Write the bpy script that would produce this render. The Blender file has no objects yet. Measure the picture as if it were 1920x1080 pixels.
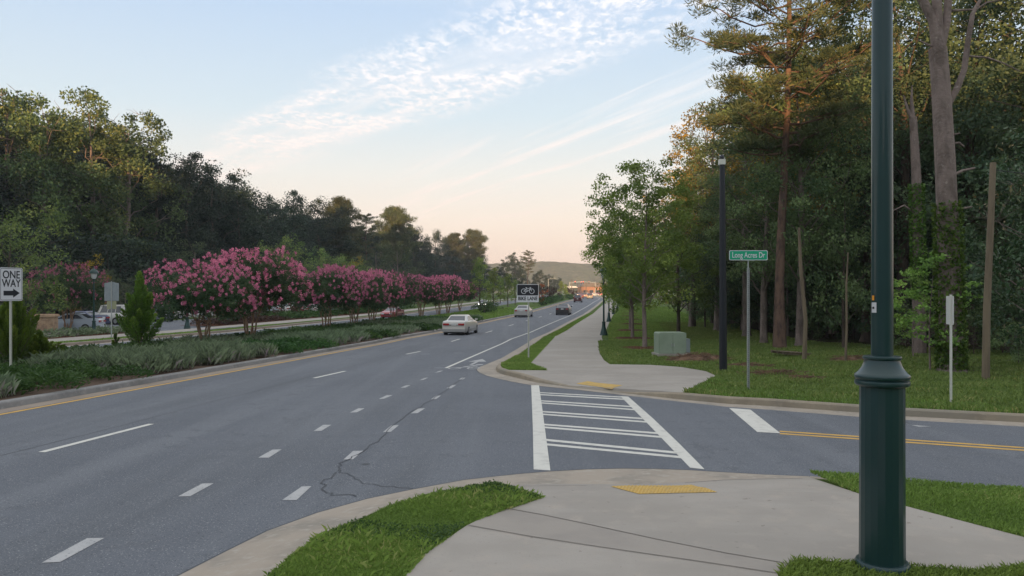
import bpy, bmesh, math, random
import numpy as np
from mathutils import Vector, Matrix
from mathutils.geometry import tessellate_polygon
R = math.radians
scene = bpy.context.scene
C = scene.collection

# ------------------------------------------------------------------ camera, sky, sun, exposure
F, HX, HY, CAMZ = 1450.0, 960.0, 547.0, 2.2      # focal length / horizon in px of the 1920 px photograph
cam_d = bpy.data.cameras.new('camera'); cam = bpy.data.objects.new('camera', cam_d); C.objects.link(cam)
cam_d.sensor_width = 36; cam_d.lens = 36 * F / 1920; cam_d.shift_y = (HY - 540) / 1920
cam_d.clip_start = 0.05; cam_d.clip_end = 12000
cam.location = (0, 0, CAMZ); cam.rotation_euler = (R(90), 0, 0)
scene.camera = cam
SUN_EL, SUN_AZ = 4.6, 193.0                      # azimuth clockwise from +Y (the view direction)
sun_d = bpy.data.lights.new('sun', 'SUN'); sun = bpy.data.objects.new('sun', sun_d); C.objects.link(sun)
sun_d.energy = 5.0; sun_d.angle = R(0.6); sun_d.color = (1.0, 0.60, 0.28)
sdir = Vector((math.sin(R(SUN_AZ)) * math.cos(R(SUN_EL)), math.cos(R(SUN_AZ)) * math.cos(R(SUN_EL)), math.sin(R(SUN_EL))))
sun.rotation_euler = sdir.to_track_quat('Z', 'Y').to_euler(); sun.location = (0, 0, 60)
scene.view_settings.view_transform = 'Standard'; scene.view_settings.look = 'None'
scene.view_settings.gamma = 1.0; scene.view_settings.exposure = 0.64
scene.cycles.max_bounces = 6; scene.cycles.diffuse_bounces = 3; scene.cycles.transparent_max_bounces = 8

def build_world():
    w = bpy.data.worlds.new('World'); scene.world = w; w.use_nodes = True
    nt = w.node_tree; nt.nodes.clear(); N = nt.nodes; L = nt.links
    def nd(t, **k):
        n = N.new(t)
        for a, b in k.items(): setattr(n, a, b)
        return n
    def mth(op, a, b=None, c=None, clamp=False):
        n = nd('ShaderNodeMath', operation=op, use_clamp=clamp)
        for i, v in enumerate((a, b, c)):
            if v is None: continue
            if isinstance(v, (int, float)): n.inputs[i].default_value = v
            else: L.new(v, n.inputs[i])
        return n.outputs[0]
    out = nd('ShaderNodeOutputWorld'); bg = nd('ShaderNodeBackground')
    sky = nd('ShaderNodeTexSky', sky_type='NISHITA'); sky.sun_disc = False
    sky.sun_elevation = R(SUN_EL); sky.sun_rotation = R(SUN_AZ); sky.air_density = 1.0; sky.dust_density = 1.2; sky.ozone_density = 1.5
    tc = nd('ShaderNodeTexCoord'); sep = nd('ShaderNodeSeparateXYZ'); L.new(tc.outputs['Generated'], sep.inputs[0])
    x, y, z = sep.outputs
    zz = mth('MAXIMUM', z, 0.012)
    u = mth('DIVIDE', x, zz); v = mth('DIVIDE', y, zz)
    # clear sky by elevation: pale peach low down, soft blue above
    rp = nd('ShaderNodeValToRGB'); e = rp.color_ramp.elements
    cols = [(0.0, (0.66, 0.47, 0.38)), (0.04, (0.69, 0.53, 0.44)), (0.09, (0.70, 0.60, 0.52)), (0.15, (0.63, 0.62, 0.59)),
            (0.22, (0.50, 0.58, 0.63)), (0.34, (0.39, 0.50, 0.645)), (0.5, (0.60, 0.63, 0.68)), (1.0, (0.78, 0.79, 0.80))]
    e[0].position = cols[0][0]; e[0].color = (*cols[0][1], 1); e[1].position = 1; e[1].color = (*cols[-1][1], 1)
    for p, c in cols[1:-1]:
        q = e.new(p); q.color = (*c, 1)
    L.new(z, rp.inputs[0])
    # Sky Texture supplies the variation round the compass
    mul = nd('ShaderNodeMix', data_type='RGBA', blend_type='MIX'); mul.inputs[0].default_value = 0.12
    scl = nd('ShaderNodeVectorMath', operation='SCALE'); L.new(sky.outputs[0], scl.inputs[0]); scl.inputs['Scale'].default_value = 0.12
    L.new(rp.outputs[0], mul.inputs[6]); L.new(scl.outputs[0], mul.inputs[7])
    base = mul.outputs[2]
    def noise(vec, scale, detail, rough, dist=0.0):
        n = nd('ShaderNodeTexNoise'); n.inputs['Scale'].default_value = scale; n.inputs['Detail'].default_value = detail
        n.inputs['Roughness'].default_value = rough; n.inputs['Distortion'].default_value = dist; L.new(vec, n.inputs['Vector']); return n.outputs[0]
    def comb(a, b):
        n = nd('ShaderNodeCombineXYZ'); L.new(a, n.inputs[0]); L.new(b, n.inputs[1]); return n.outputs[0]
    def smooth(val, a, b):
        n = nd('ShaderNodeMapRange', interpolation_type='SMOOTHSTEP'); L.new(val, n.inputs[0]); n.inputs[1].default_value = a; n.inputs[2].default_value = b
        return n.outputs[0]
    # mottled altocumulus band (runs along du/dv = -0.767)
    b = mth('ADD', u, mth('MULTIPLY', v, 0.767))
    wob = noise(comb(b, v), 0.9, 2, 0.5)
    b2 = mth('ADD', b, mth('MULTIPLY', mth('SUBTRACT', wob, 0.5), 0.7))
    band = mth('MULTIPLY', smooth(b2, 1.82, 2.12), mth('SUBTRACT', 1.0, smooth(b2, 2.6, 3.1)))
    puff = noise(comb(mth('MULTIPLY', u, 1.0), mth('MULTIPLY', v, 0.62)), 19.0, 5, 0.65, 0.3)
    big = noise(comb(u, v), 1.7, 3, 0.6)
    puffm = mth('MULTIPLY', smooth(puff, 0.40, 0.66), smooth(big, 0.34, 0.52))
    near = mth('SUBTRACT', 1.0, smooth(v, 4.6, 8.5))
    soft = mth('MULTIPLY', smooth(v, 1.6, 4.6), mth('SUBTRACT', 1.0, smooth(v, 9.0, 17.0)))
    softc = mth('MULTIPLY', soft, smooth(noise(comb(mth('MULTIPLY', b, 1.6), mth('MULTIPLY', v, 0.5)), 2.2, 4, 0.6), 0.35, 0.7))
    alto = mth('MULTIPLY', band, mth('ADD', mth('MULTIPLY', mth('MULTIPLY', puffm, near), 0.82), mth('MULTIPLY', softc, 0.6)), clamp=True)
    # long thin streaks (run along du/dv = -0.43)
    c = mth('ADD', u, mth('MULTIPLY', v, 0.43))
    st = noise(comb(mth('MULTIPLY', c, 2.2), mth('MULTIPLY', v, 0.26)), 1.6, 4, 0.55, 0.35)
    st2 = noise(comb(mth('MULTIPLY', c, 9.0), mth('MULTIPLY', v, 0.5)), 1.5, 3, 0.6, 0.3)
    stm = mth('MULTIPLY', smooth(mth('ADD', mth('MULTIPLY', st, 0.72), mth('MULTIPLY', st2, 0.28)), 0.50, 0.74),
              mth('MULTIPLY', smooth(c, 1.6, 2.2), mth('SUBTRACT', 1.0, smooth(c, 4.2, 7.5))))
    ln1 = mth('SUBTRACT', 1.0, smooth(mth('ABSOLUTE', mth('SUBTRACT', mth('ADD', c, mth('MULTIPLY', mth('SUBTRACT', st2, .5), .22)), 2.55)), 0.0, 0.11))
    ln2 = mth('SUBTRACT', 1.0, smooth(mth('ABSOLUTE', mth('SUBTRACT', mth('ADD', c, mth('MULTIPLY', mth('SUBTRACT', st, .5), .5)), 3.0)), 0.0, 0.10))
    brk = smooth(noise(comb(mth('MULTIPLY', c, 0.8), mth('MULTIPLY', v, 0.35)), 1.4, 3, 0.6), 0.34, 0.6)
    lines = mth('MULTIPLY', mth('ADD', mth('MULTIPLY', ln1, 0.8), mth('MULTIPLY', ln2, 0.6)), brk)
    streak = mth('MULTIPLY', mth('MAXIMUM', mth('MULTIPLY', stm, 0.8), lines), mth('SUBTRACT', 1.0, smooth(v, 9.0, 22.0)))
    fr = mth('MAXIMUM', alto, streak, clamp=True)
    front = smooth(y, 0.02, 0.25)                # the band lies ahead; overhead and behind are clear
    fr = mth('MULTIPLY', fr, front)
    cr = nd('ShaderNodeValToRGB'); ce = cr.color_ramp.elements
    ce[0].position = 0.05; ce[0].color = (0.70, 0.57, 0.49, 1); ce[1].position = 0.3; ce[1].color = (0.70, 0.69, 0.71, 1)
    L.new(z, cr.inputs[0])
    mix = nd('ShaderNodeMix', data_type='RGBA', blend_type='MIX'); L.new(fr, mix.inputs[0]); L.new(base, mix.inputs[6]); L.new(cr.outputs[0], mix.inputs[7])
    L.new(mix.outputs[2], bg.inputs[0]); bg.inputs[1].default_value = 1.0
    L.new(bg.outputs[0], out.inputs[0])
    w.cycles.sampling_method = 'MANUAL'; w.cycles.sample_map_resolution = 512
build_world()

# ------------------------------------------------------------------ the lie of the land and the line of the road
ZK = [(-600, 10.8 - 0.0), (45, -0.81), (60, -0.94), (105, -0.94), (150, -0.62), (200, -0.2), (300, 0.0), (450, 0.15), (6000, 0.15)]
SK = [(-600, 0), (50, 0), (59, .45), (71, .95), (83, 1.5), (95, 2.1), (107, 2.75), (150, 4.6), (186, 6.0), (217, 7.4), (260, 8.4), (320, 7.6), (400, 3.0), (520, -14), (6000, -900)]
def lerpk(K, t):
    for (a, va), (b, vb) in zip(K, K[1:]):
        if t <= b: return va + (vb - va) * (t - a) / (b - a)
    return K[-1][1]
def zg(Y):
    return -0.018 * Y if Y <= 45 else lerpk(ZK, Y)
def xr(Y):
    return 0.1007 * Y + lerpk(SK, Y)
YS = [45, 50, 55, 60, 65, 71, 77, 83, 89, 95, 101, 107, 120, 135, 150, 168, 186, 200, 217, 240, 260, 290, 320, 360, 400, 450, 520]
def G(px, py, dz=0.0):
    s = (py - HY) / F; t = 30.0
    for _ in range(60): t = (CAMZ - zg(t) - dz) / s
    return Vector(((px - HX) / F * t, t, zg(t) + dz))
def at(px, Y, dz=0.0):
    return Vector(((px - HX) / F * Y, Y, zg(Y) + dz))
def RP(o, Y, dz=0.0):
    return Vector((xr(Y) + o, Y, zg(Y) + dz))

# ------------------------------------------------------------------ object helpers
def tag(o, label=None, cat=None, group=None, kind=None):
    if label: o['label'] = label
    if cat: o['category'] = cat
    if group: o['group'] = group
    if kind: o['kind'] = kind
    return o
def empty(name, loc, rz=0.0, sc=1.0):
    o = bpy.data.objects.new(name, None); C.objects.link(o); o.location = loc; o.rotation_euler = (0, 0, rz)
    o.scale = (sc, sc, sc); o.empty_display_size = 0.2
    return o
def kids(o): return [c for c in bpy.data.objects if c.parent == o]
def copy_tree(o, loc=None, rz=0.0, sc=1.0, label=None, group=None):
    def rec2(s, parent):
        c = s.copy(); C.objects.link(c); c.parent = parent
        for k in list(s.children): rec2(k, c)
        return c
    c = rec2(o, None)
    if loc is not None: c.location = loc
    c.rotation_euler = (0, 0, rz)
    c.scale = (sc, sc, sc) if isinstance(sc, (int, float)) else sc
    if label: c['label'] = label
    if group: c['group'] = group
    return c

class MB:
    """collects simple shapes; build() links them as ONE mesh object"""
    def __init__(s): s.v = []; s.f = []; s.mi = []; s.m = 0
    def add(s, vs, fs):
        n = len(s.v); s.v += [tuple(p) for p in vs]; s.f += [tuple(i + n for i in f) for f in fs]; s.mi += [s.m] * len(fs); return s
    def box(s, c, d, rz=0.0, tilt=0.0):
        M = Matrix.Rotation(rz, 3, 'Z') @ Matrix.Rotation(tilt, 3, 'Y')
        vs = [Vector(c) + M @ Vector((a * d[0] / 2, b * d[1] / 2, e * d[2] / 2)) for a in (-1, 1) for b in (-1, 1) for e in (-1, 1)]
        return s.add(vs, [(0, 1, 3, 2), (4, 6, 7, 5), (0, 4, 5, 1), (2, 3, 7, 6), (0, 2, 6, 4), (1, 5, 7, 3)])
    def tube(s, pts, rad, n=8, cap=True):
        pts = [Vector(p) for p in pts]
        if isinstance(rad, (int, float)): rad = [rad] * len(pts)
        vs = []; fs = []
        t0 = (pts[1] - pts[0]).normalized(); a = t0.orthogonal().normalized()
        for i, p in enumerate(pts):
            t = (pts[min(i + 1, len(pts) - 1)] - pts[max(i - 1, 0)]).normalized()
            a = (a - t * a.dot(t)).normalized(); b = t.cross(a)
            for k in range(n):
                w = 2 * math.pi * k / n; vs.append(p + (a * math.cos(w) + b * math.sin(w)) * rad[i])
        for i in range(len(pts) - 1):
            for k in range(n):
                q = (k + 1) % n; fs.append((i * n + k, i * n + q, (i + 1) * n + q, (i + 1) * n + k))
        if cap: fs += [tuple(range(n - 1, -1, -1)), tuple(range((len(pts) - 1) * n, len(pts) * n))]
        return s.add(vs, fs)
    def lathe(s, prof, c=(0, 0, 0), n=24, cap=True):
        vs = []; fs = []
        for r, z in prof:
            for k in range(n):
                w = 2 * math.pi * k / n; vs.append((c[0] + r * math.cos(w), c[1] + r * math.sin(w), c[2] + z))
        for i in range(len(prof) - 1):
            for k in range(n):
                q = (k + 1) % n; fs.append((i * n + k, i * n + q, (i + 1) * n + q, (i + 1) * n + k))
        if cap: fs += [tuple(range(n - 1, -1, -1)), tuple(range((len(prof) - 1) * n, len(prof) * n))]
        return s.add(vs, fs)
    def poly(s, pts):
        """a flat or gently bent filled outline, facing up"""
        pts = [Vector(p) for p in pts]
        tr = tessellate_polygon([[Vector((p.x, p.y, 0)) for p in pts]])
        fs = []
        for a, b, c in tr:
            n = (pts[b].xy - pts[a].xy).cross(pts[c].xy - pts[a].xy)
            fs.append((a, b, c) if n > 0 else (a, c, b))
        return s.add(pts, fs)
    def strip(s, A, B):
        n = len(A); return s.add(list(A) + list(B), [(i, i + 1, n + i + 1, n + i) for i in range(n - 1)])
    def prism(s, outline, y0, y1):
        """outline in xz, extruded along y"""
        n = len(outline)
        vs = [(x, y0, z) for x, z in outline] + [(x, y1, z) for x, z in outline]
        tr = tessellate_polygon([[Vector((x, z, 0)) for x, z in outline]])
        fs = [tuple(t) for t in tr] + [tuple(i + n for i in reversed(t)) for t in tr]
        fs += [(i, i + n, (i + 1) % n + n, (i + 1) % n) for i in range(n)]
        return s.add(vs, fs)
    def build(s, name, mat, parent=None, smooth=None, recalc=True):
        me = bpy.data.meshes.new(name); me.from_pydata(s.v, [], s.f)
        mats = mat if isinstance(mat, (list, tuple)) else [mat]
        for m in mats: me.materials.append(m)
        if len(mats) > 1: me.polygons.foreach_set('material_index', s.mi)
        if recalc:
            bm = bmesh.new(); bm.from_mesh(me); bmesh.ops.recalc_face_normals(bm, faces=bm.faces); bm.to_mesh(me); bm.free()
        if smooth is not None:
            me.polygons.foreach_set('use_smooth', [True] * len(me.polygons)); me.set_sharp_from_angle(angle=R(smooth))
        me.update()
        o = bpy.data.objects.new(name, me); C.objects.link(o); o.parent = parent
        return o
def struct(name, mb, mat, smooth=None):
    o = mb.build(name, mat, None, smooth, recalc=False); o['kind'] = 'structure'; return o

# ------------------------------------------------------------------ materials
def mat(name, col, rough=0.7, metal=0.0, spec=0.5, noise=None, bump=None, col2=None, coat=0.0, emit=None, coords='Object', fine=None, alpha=None):
    m = bpy.data.materials.new(name); m.use_nodes = True; nt = m.node_tree; b = nt.nodes['Principled BSDF']
    b.inputs['Base Color'].default_value = (*col, 1); b.inputs['Roughness'].default_value = rough; b.inputs['Metallic'].default_value = metal
    b.inputs['Specular IOR Level'].default_value = spec; b.inputs['Coat Weight'].default_value = coat
    tc = nt.nodes.new('ShaderNodeTexCoord')
    def nz(scale, detail=4, rough=0.6, sx=(1, 1, 1)):
        mp = nt.nodes.new('ShaderNodeMapping'); mp.inputs['Scale'].default_value = sx; nt.links.new(tc.outputs[coords], mp.inputs[0])
        n = nt.nodes.new('ShaderNodeTexNoise'); n.inputs['Scale'].default_value = scale; n.inputs['Detail'].default_value = detail; n.inputs['Roughness'].default_value = rough
        nt.links.new(mp.outputs[0], n.inputs['Vector']); return n.outputs[0]
    cur = None
    layers = []
    if noise: layers += noise if isinstance(noise, list) else [noise]
    for (scale, c2, lo, hi, *rest) in layers:
        sx = rest[0] if rest else (1, 1, 1)
        f = nz(scale, sx=sx)
        mr = nt.nodes.new('ShaderNodeMapRange'); mr.interpolation_type = 'SMOOTHSTEP'; mr.inputs[1].default_value = lo; mr.inputs[2].default_value = hi; nt.links.new(f, mr.inputs[0])
        mx = nt.nodes.new('ShaderNodeMix'); mx.data_type = 'RGBA'; nt.links.new(mr.outputs[0], mx.inputs[0])
        if cur is None: mx.inputs[6].default_value = (*col, 1)
        else: nt.links.new(cur, mx.inputs[6])
        mx.inputs[7].default_value = (*c2, 1); cur = mx.outputs[2]
    if cur is not None: nt.links.new(cur, b.inputs['Base Color'])
    if bump:
        f = nz(bump[0], 3); bp = nt.nodes.new('ShaderNodeBump'); bp.inputs['Strength'].default_value = bump[1]; bp.inputs['Distance'].default_value = bump[2]
        nt.links.new(f, bp.inputs['Height']); nt.links.new(bp.outputs[0], b.inputs['Normal'])
    if emit: b.inputs['Emission Color'].default_value = (*emit[0], 1); b.inputs['Emission Strength'].default_value = emit[1]
    return m
LG = 1.35
def leafmat(name, a, b, c=None, rough=0.6, trans=0.35, objvar=0.25, hue=.015):
    """leaf colour from the per-face 'tint' attribute, shifted a little from tree to tree"""
    m = bpy.data.materials.new(name); m.use_nodes = True; nt = m.node_tree; p = nt.nodes['Principled BSDF']
    at_ = nt.nodes.new('ShaderNodeAttribute'); at_.attribute_name = 'tint'
    rp = nt.nodes.new('ShaderNodeValToRGB'); a, b, c = [tuple(v * LG for v in q) if q else None for q in (a, b, c)]
    e = rp.color_ramp.elements; e[0].color = (*a, 1); e[1].color = (*b, 1)
    if c: e[1].position = 0.8; q = e.new(1.0); q.color = (*c, 1)
    nt.links.new(at_.outputs['Fac'], rp.inputs[0])
    oi = nt.nodes.new('ShaderNodeObjectInfo'); hs = nt.nodes.new('ShaderNodeHueSaturation')
    mr = nt.nodes.new('ShaderNodeMapRange'); mr.inputs[3].default_value = 1 - objvar; mr.inputs[4].default_value = 1 + objvar
    nt.links.new(oi.outputs['Random'], mr.inputs[0]); nt.links.new(mr.outputs[0], hs.inputs['Value'])
    mr2 = nt.nodes.new('ShaderNodeMapRange'); mr2.inputs[3].default_value = 0.5 - hue; mr2.inputs[4].default_value = 0.5 + hue
    nt.links.new(oi.outputs['Random'], mr2.inputs[0]); nt.links.new(mr2.outputs[0], hs.inputs['Hue'])
    nt.links.new(rp.outputs[0], hs.inputs['Color'])
    nt.links.new(hs.outputs[0], p.inputs['Base Color']); p.inputs['Roughness'].default_value = rough; p.inputs['Specular IOR Level'].default_value = 0.3
    if trans > 0:
        tr = nt.nodes.new('ShaderNodeBsdfTranslucent'); nt.links.new(hs.outputs[0], tr.inputs[0])
        ms = nt.nodes.new('ShaderNodeMixShader'); ms.inputs[0].default_value = trans
        nt.links.new(p.outputs[0], ms.inputs[1]); nt.links.new(tr.outputs[0], ms.inputs[2])
        nt.links.new(ms.outputs[0], nt.nodes['Material Output'].inputs[0])
    return m

M = {}
M['asphalt'] = mat('asphalt', (0.132, 0.144, 0.166), 0.85, spec=0.3, noise=[(0.25, (0.112, 0.123, 0.143), .35, .7), (1.1, (0.150, 0.162, 0.182), .42, .72, (1.0, .045, 1)), (.55, (0.108, 0.118, 0.134), .52, .72, (1.0, .07, 1)), (2.3, (0.118, 0.128, 0.146), .56, .66),
                   (60, (0.36, 0.37, 0.375), .585, .68), (48, (0.06, 0.066, 0.078), .575, .67)], bump=(60, .5, .01))
M['concrete'] = mat('concrete', (0.365, 0.335, 0.30), 0.85, spec=0.3, noise=[(.35, (0.31, 0.285, 0.255), .42, .6, (1, 2.4, 1)), (0.7, (0.315, 0.288, 0.255), .4, .7), (3.5, (0.385, 0.34, 0.295), .5, .8), (40, (0.30, 0.28, 0.26), .55, .75), (9, (0.24, 0.215, 0.19), .66, .72), (23, (0.2, 0.18, 0.16), .70, .74)], bump=(50, .2, .004))
M['concrete_dark'] = mat('concrete_band', (0.325, 0.295, 0.262), 0.85, spec=0.3, noise=[(1.2, (0.285, 0.26, 0.235), .4, .7), (40, (0.30, 0.27, 0.24), .55, .75)])
M['curb_warm'] = mat('curb_warm', (0.30, 0.255, 0.19), 0.85, spec=0.3, noise=[(1.5, (0.23, 0.195, 0.15), .4, .7), (8, (0.34, 0.29, 0.22), .5, .75), (.5, (0.25, 0.225, 0.18), .45, .6)], bump=(40, .2, .004))
M['curb'] = mat('curb_concrete', (0.36, 0.31, 0.255), 0.85, spec=0.3, noise=[(1.5, (0.26, 0.235, 0.20), .4, .7), (8, (0.40, 0.36, 0.31), .5, .75)], bump=(40, .2, .004))
M['curb_grey'] = mat('curb_grey', (0.27, 0.265, 0.26), 0.85, spec=0.3, noise=[(0.8, (0.2, 0.2, 0.2), .4, .7), (8, (0.31, 0.30, 0.29), .5, .75)])
M['gutter_warm'] = mat('gutter_warm', (0.31, 0.26, 0.215), 0.85, spec=0.3, noise=[(1.2, (0.25, 0.21, 0.18), .4, .7)])
M['turf'] = mat('turf', (0.085, 0.14, 0.03), 0.95, spec=0.1, noise=[(0.35, (0.10, 0.125, 0.036), .4, .65), (2.5, (0.065, 0.11, 0.022), .45, .7), (60, (0.03, 0.07, 0.01), .5, .7)], bump=(40, .8, .03))
M['field'] = mat('field', (0.075, 0.11, 0.03), 0.95, spec=0.1, noise=[(0.02, (0.09, 0.12, 0.035), .4, .65), (2.5, (0.05, 0.09, 0.02), .45, .7)])
M['litter'] = mat('leaf_litter', (0.055, 0.042, 0.028), 0.95, spec=0.1, noise=[(0.6, (0.05, 0.065, 0.022), .45, .6), (9, (0.10, 0.07, 0.045), .5, .75), (35, (0.03, 0.022, 0.015), .5, .7)], bump=(20, .8, .05))
M['mulch'] = mat('mulch', (0.12, 0.055, 0.032), 0.95, spec=0.1, noise=[(3, (0.08, 0.036, 0.024), .4, .7), (30, (0.2, 0.10, 0.065), .55, .7)], bump=(30, 1, .04))
M['soil'] = mat('soil', (0.12, 0.085, 0.065), 0.95, spec=0.1, noise=[(3, (0.085, 0.06, 0.045), .4, .7), (30, (0.16, 0.12, 0.09), .55, .7)])
M['white_line'] = mat('white_road_paint', (0.62, 0.61, 0.56), 0.8, noise=[(5, (0.52, 0.51, 0.47), .45, .7), (45, (0.36, 0.36, 0.36), .66, .74)])
M['worn_line'] = mat('worn_road_paint', (0.43, 0.43, 0.43), 0.85, noise=[(6, (0.36, 0.365, 0.37), .4, .7), (38, (0.17, 0.18, 0.2), .57, .68)])
M['faint_line'] = mat('faint_road_paint', (0.30, 0.31, 0.33), 0.85, noise=[(9, (0.16, 0.17, 0.2), .42, .6)])
M['yellow_line'] = mat('yellow_road_paint', (0.62, 0.37, 0.075), 0.8, noise=[(4, (0.5, 0.31, 0.08), .4, .7), (40, (0.3, 0.2, 0.09), .66, .75)])
M['seal'] = mat('seal_and_stain', (0.078, 0.083, 0.092), 0.9)  # dark tone of sealed cracks, seams and road stains
M['dome'] = mat('tactile_yellow', (0.56, 0.37, 0.10), 0.8, noise=[(6, (0.46, 0.32, 0.12), .4, .7), (30, (0.38, 0.29, 0.15), .55, .7)])
M['green_paint'] = mat('dark_green_paint', (0.012, 0.040, 0.042), 0.33, spec=0.4, noise=[(1.5, (0.015, 0.046, 0.048), .4, .7), (25, (0.03, 0.06, 0.06), .68, .74)], coat=0.25, bump=(9, .05, .01))
M['green_metal'] = mat('lamp_green', (0.01, 0.045, 0.04), 0.35, spec=0.5)
M['black_paint'] = mat('black_pole_paint', (0.008, 0.011, 0.018), 0.4)
M['galv'] = mat('galvanised_steel', (0.42, 0.44, 0.43), 0.55, metal=0.3, noise=[(30, (0.34, 0.36, 0.36), .4, .7)])
M['post_white'] = mat('pale_post', (0.62, 0.62, 0.56), 0.55)
M['sign_white'] = mat('sign_white', (0.66, 0.67, 0.70), 0.5)
M['sign_black'] = mat('sign_black', (0.012, 0.014, 0.02), 0.5)
M['sign_green'] = mat('sign_green', (0.0, 0.36, 0.19), 0.45)
M['sign_back'] = mat('sign_back', (0.30, 0.34, 0.36), 0.5, metal=0.3, noise=[(4, (0.25, 0.29, 0.31), .4, .7)])
M['sign_yellow'] = mat('sign_back_yellowish', (0.32, 0.33, 0.2), 0.6)
M['hole'] = mat('dark_hole', (0.02, 0.02, 0.02), 0.9)
M['box_green'] = mat('transformer_green', (0.27, 0.33, 0.25), 0.6, noise=[(2, (0.23, 0.29, 0.215), .4, .7)])
M['wood_grey'] = mat('weathered_wood', (0.20, 0.155, 0.105), 0.9, noise=[(6, (0.13, 0.10, 0.07), .4, .7, (1, 1, .12))])
M['bark'] = mat('bark_brown', (0.12, 0.09, 0.07), 0.95, noise=[(5, (0.065, 0.05, 0.042), .4, .65, (1, 1, .3))], bump=(8, 1, .05))
M['bark_pine'] = mat('bark_pine', (0.17, 0.105, 0.075), 0.95, noise=[(4, (0.085, 0.055, 0.045), .4, .65, (1, 1, .4))], bump=(8, 1, .05))
M['bark_grey'] = mat('bark_grey', (0.24, 0.185, 0.165), 0.95, noise=[(3, (0.15, 0.115, 0.10), .4, .65, (1, 1, .4)), (9, (0.33, 0.28, 0.25), .6, .75, (1, 1, .6))], bump=(8, 1, .05))
M['bark_tan'] = mat('bark_tan', (0.38, 0.24, 0.145), 0.8, noise=[(5, (0.27, 0.16, 0.10), .4, .7, (1, 1, .3))])
M['stone'] = mat('stone', (0.50, 0.34, 0.22), 0.9, noise=[(3, (0.33, 0.22, 0.15), .4, .6), (9, (0.5, 0.37, 0.26), .5, .75)], bump=(12, .6, .03))
M['tyre'] = mat('tyre', (0.015, 0.015, 0.016), 0.85)
M['rim'] = mat('rim', (0.4, 0.41, 0.43), 0.35, metal=0.7)
M['glass_car'] = mat('car_glass', (0.05, 0.06, 0.075), 0.08, spec=0.9)
M['tail'] = mat('tail_lamp', (0.35, 0.012, 0.015), 0.3, coat=0.6)
M['head'] = mat('head_lamp', (0.6, 0.62, 0.65), 0.15, coat=0.6)
M['head_on'] = mat('lit_head_lamp', (0.8, 0.8, 0.75), 0.2, emit=((1, .95, .85), 6))
M['plate'] = mat('plate', (0.6, 0.6, 0.58), 0.5)
M['trim'] = mat('dark_trim', (0.02, 0.02, 0.022), 0.6)
M['lantern_glass'] = mat('lantern_glass', (0.55, 0.58, 0.6), 0.2, spec=0.6)
M['sticker_o'] = mat('sticker_orange', (0.75, 0.30, 0.02), 0.5)
M['sticker_w'] = mat('sticker_white', (0.6, 0.6, 0.62), 0.5)
M['brick'] = mat('brick', (0.34, 0.17, 0.11), 0.9, noise=[(2, (0.42, 0.24, 0.16), .4, .7)])
M['roof'] = mat('roof', (0.16, 0.14, 0.13), 0.9)
M['debris'] = mat('dry_brush', (0.17, 0.10, 0.06), 0.95, noise=[(4, (0.11, 0.07, 0.045), .4, .7)])
def paint(name, c, rough=0.3): 
    M[name] = mat('paint_' + name, c, rough, coat=0.6); return M[name]
paint('white', (0.60, 0.58, 0.54)); paint('silver', (0.42, 0.42, 0.41)); paint('black', (0.025, 0.025, 0.028)); paint('red', (0.32, 0.02, 0.03))
paint('grey', (0.13, 0.145, 0.165)); paint('palesilver', (0.46, 0.5, 0.56)); paint('maroon', (0.09, 0.02, 0.025)); paint('blue', (0.03, 0.045, 0.11)); paint('tan', (0.16, 0.125, 0.095))

L_ = {}
L_['oak'] = leafmat('leaf_oak', (0.035, 0.066, 0.022), (0.075, 0.12, 0.034), (0.13, 0.16, 0.045))
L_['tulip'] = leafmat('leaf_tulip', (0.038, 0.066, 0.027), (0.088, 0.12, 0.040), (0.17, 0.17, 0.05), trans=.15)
L_['sunny'] = leafmat('leaf_painted_sun', (0.11, 0.10, 0.022), (0.32, 0.23, 0.035), (0.46, 0.32, 0.05), trans=.15)  # gold of the low sun is painted into this leaf colour
L_['under'] = leafmat('leaf_understorey', (0.056, 0.092, 0.044), (0.14, 0.19, 0.075), (0.21, 0.26, 0.11))
L_['under2'] = leafmat('leaf_understorey_dark', (0.044, 0.080, 0.048), (0.105, 0.15, 0.075), (0.16, 0.20, 0.105))
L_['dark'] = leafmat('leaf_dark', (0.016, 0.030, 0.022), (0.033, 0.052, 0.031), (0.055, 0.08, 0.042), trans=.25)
L_['lime'] = leafmat('leaf_lime', (0.07, 0.115, 0.034), (0.155, 0.21, 0.06), (0.26, 0.29, 0.09))
L_['street'] = leafmat('leaf_street', (0.08, 0.125, 0.03), (0.18, 0.235, 0.05), (0.26, 0.31, 0.075), objvar=.12)
L_['grey'] = leafmat('leaf_greygreen', (0.045, 0.07, 0.035), (0.10, 0.125, 0.06))
L_['gold'] = leafmat('leaf_gold', (0.13, 0.12, 0.015), (0.32, 0.24, 0.02))
L_['rust'] = leafmat('leaf_rust', (0.22, 0.07, 0.015), (0.42, 0.15, 0.03))
L_['plum'] = leafmat('leaf_plum', (0.03, 0.02, 0.015), (0.07, 0.035, 0.028))
L_['pine'] = leafmat('needles_pine', (0.045, 0.062, 0.03), (0.095, 0.105, 0.045), (0.18, 0.15, 0.06))
L_['juniper'] = leafmat('needles_juniper', (0.035, 0.075, 0.014), (0.11, 0.18, 0.024), (0.22, 0.28, 0.04), objvar=.1)
L_['cover'] = leafmat('needles_cover', (0.022, 0.055, 0.016), (0.05, 0.10, 0.024), (0.08, 0.14, 0.04), objvar=.15)
L_['blade'] = leafmat('blade_greygreen', (0.075, 0.10, 0.06), (0.18, 0.235, 0.13), (0.23, 0.19, 0.20), objvar=.12)
L_['crape'] = leafmat('leaf_crape', (0.025, 0.052, 0.023), (0.065, 0.105, 0.042), (0.12, 0.075, 0.045), objvar=.15)
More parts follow.
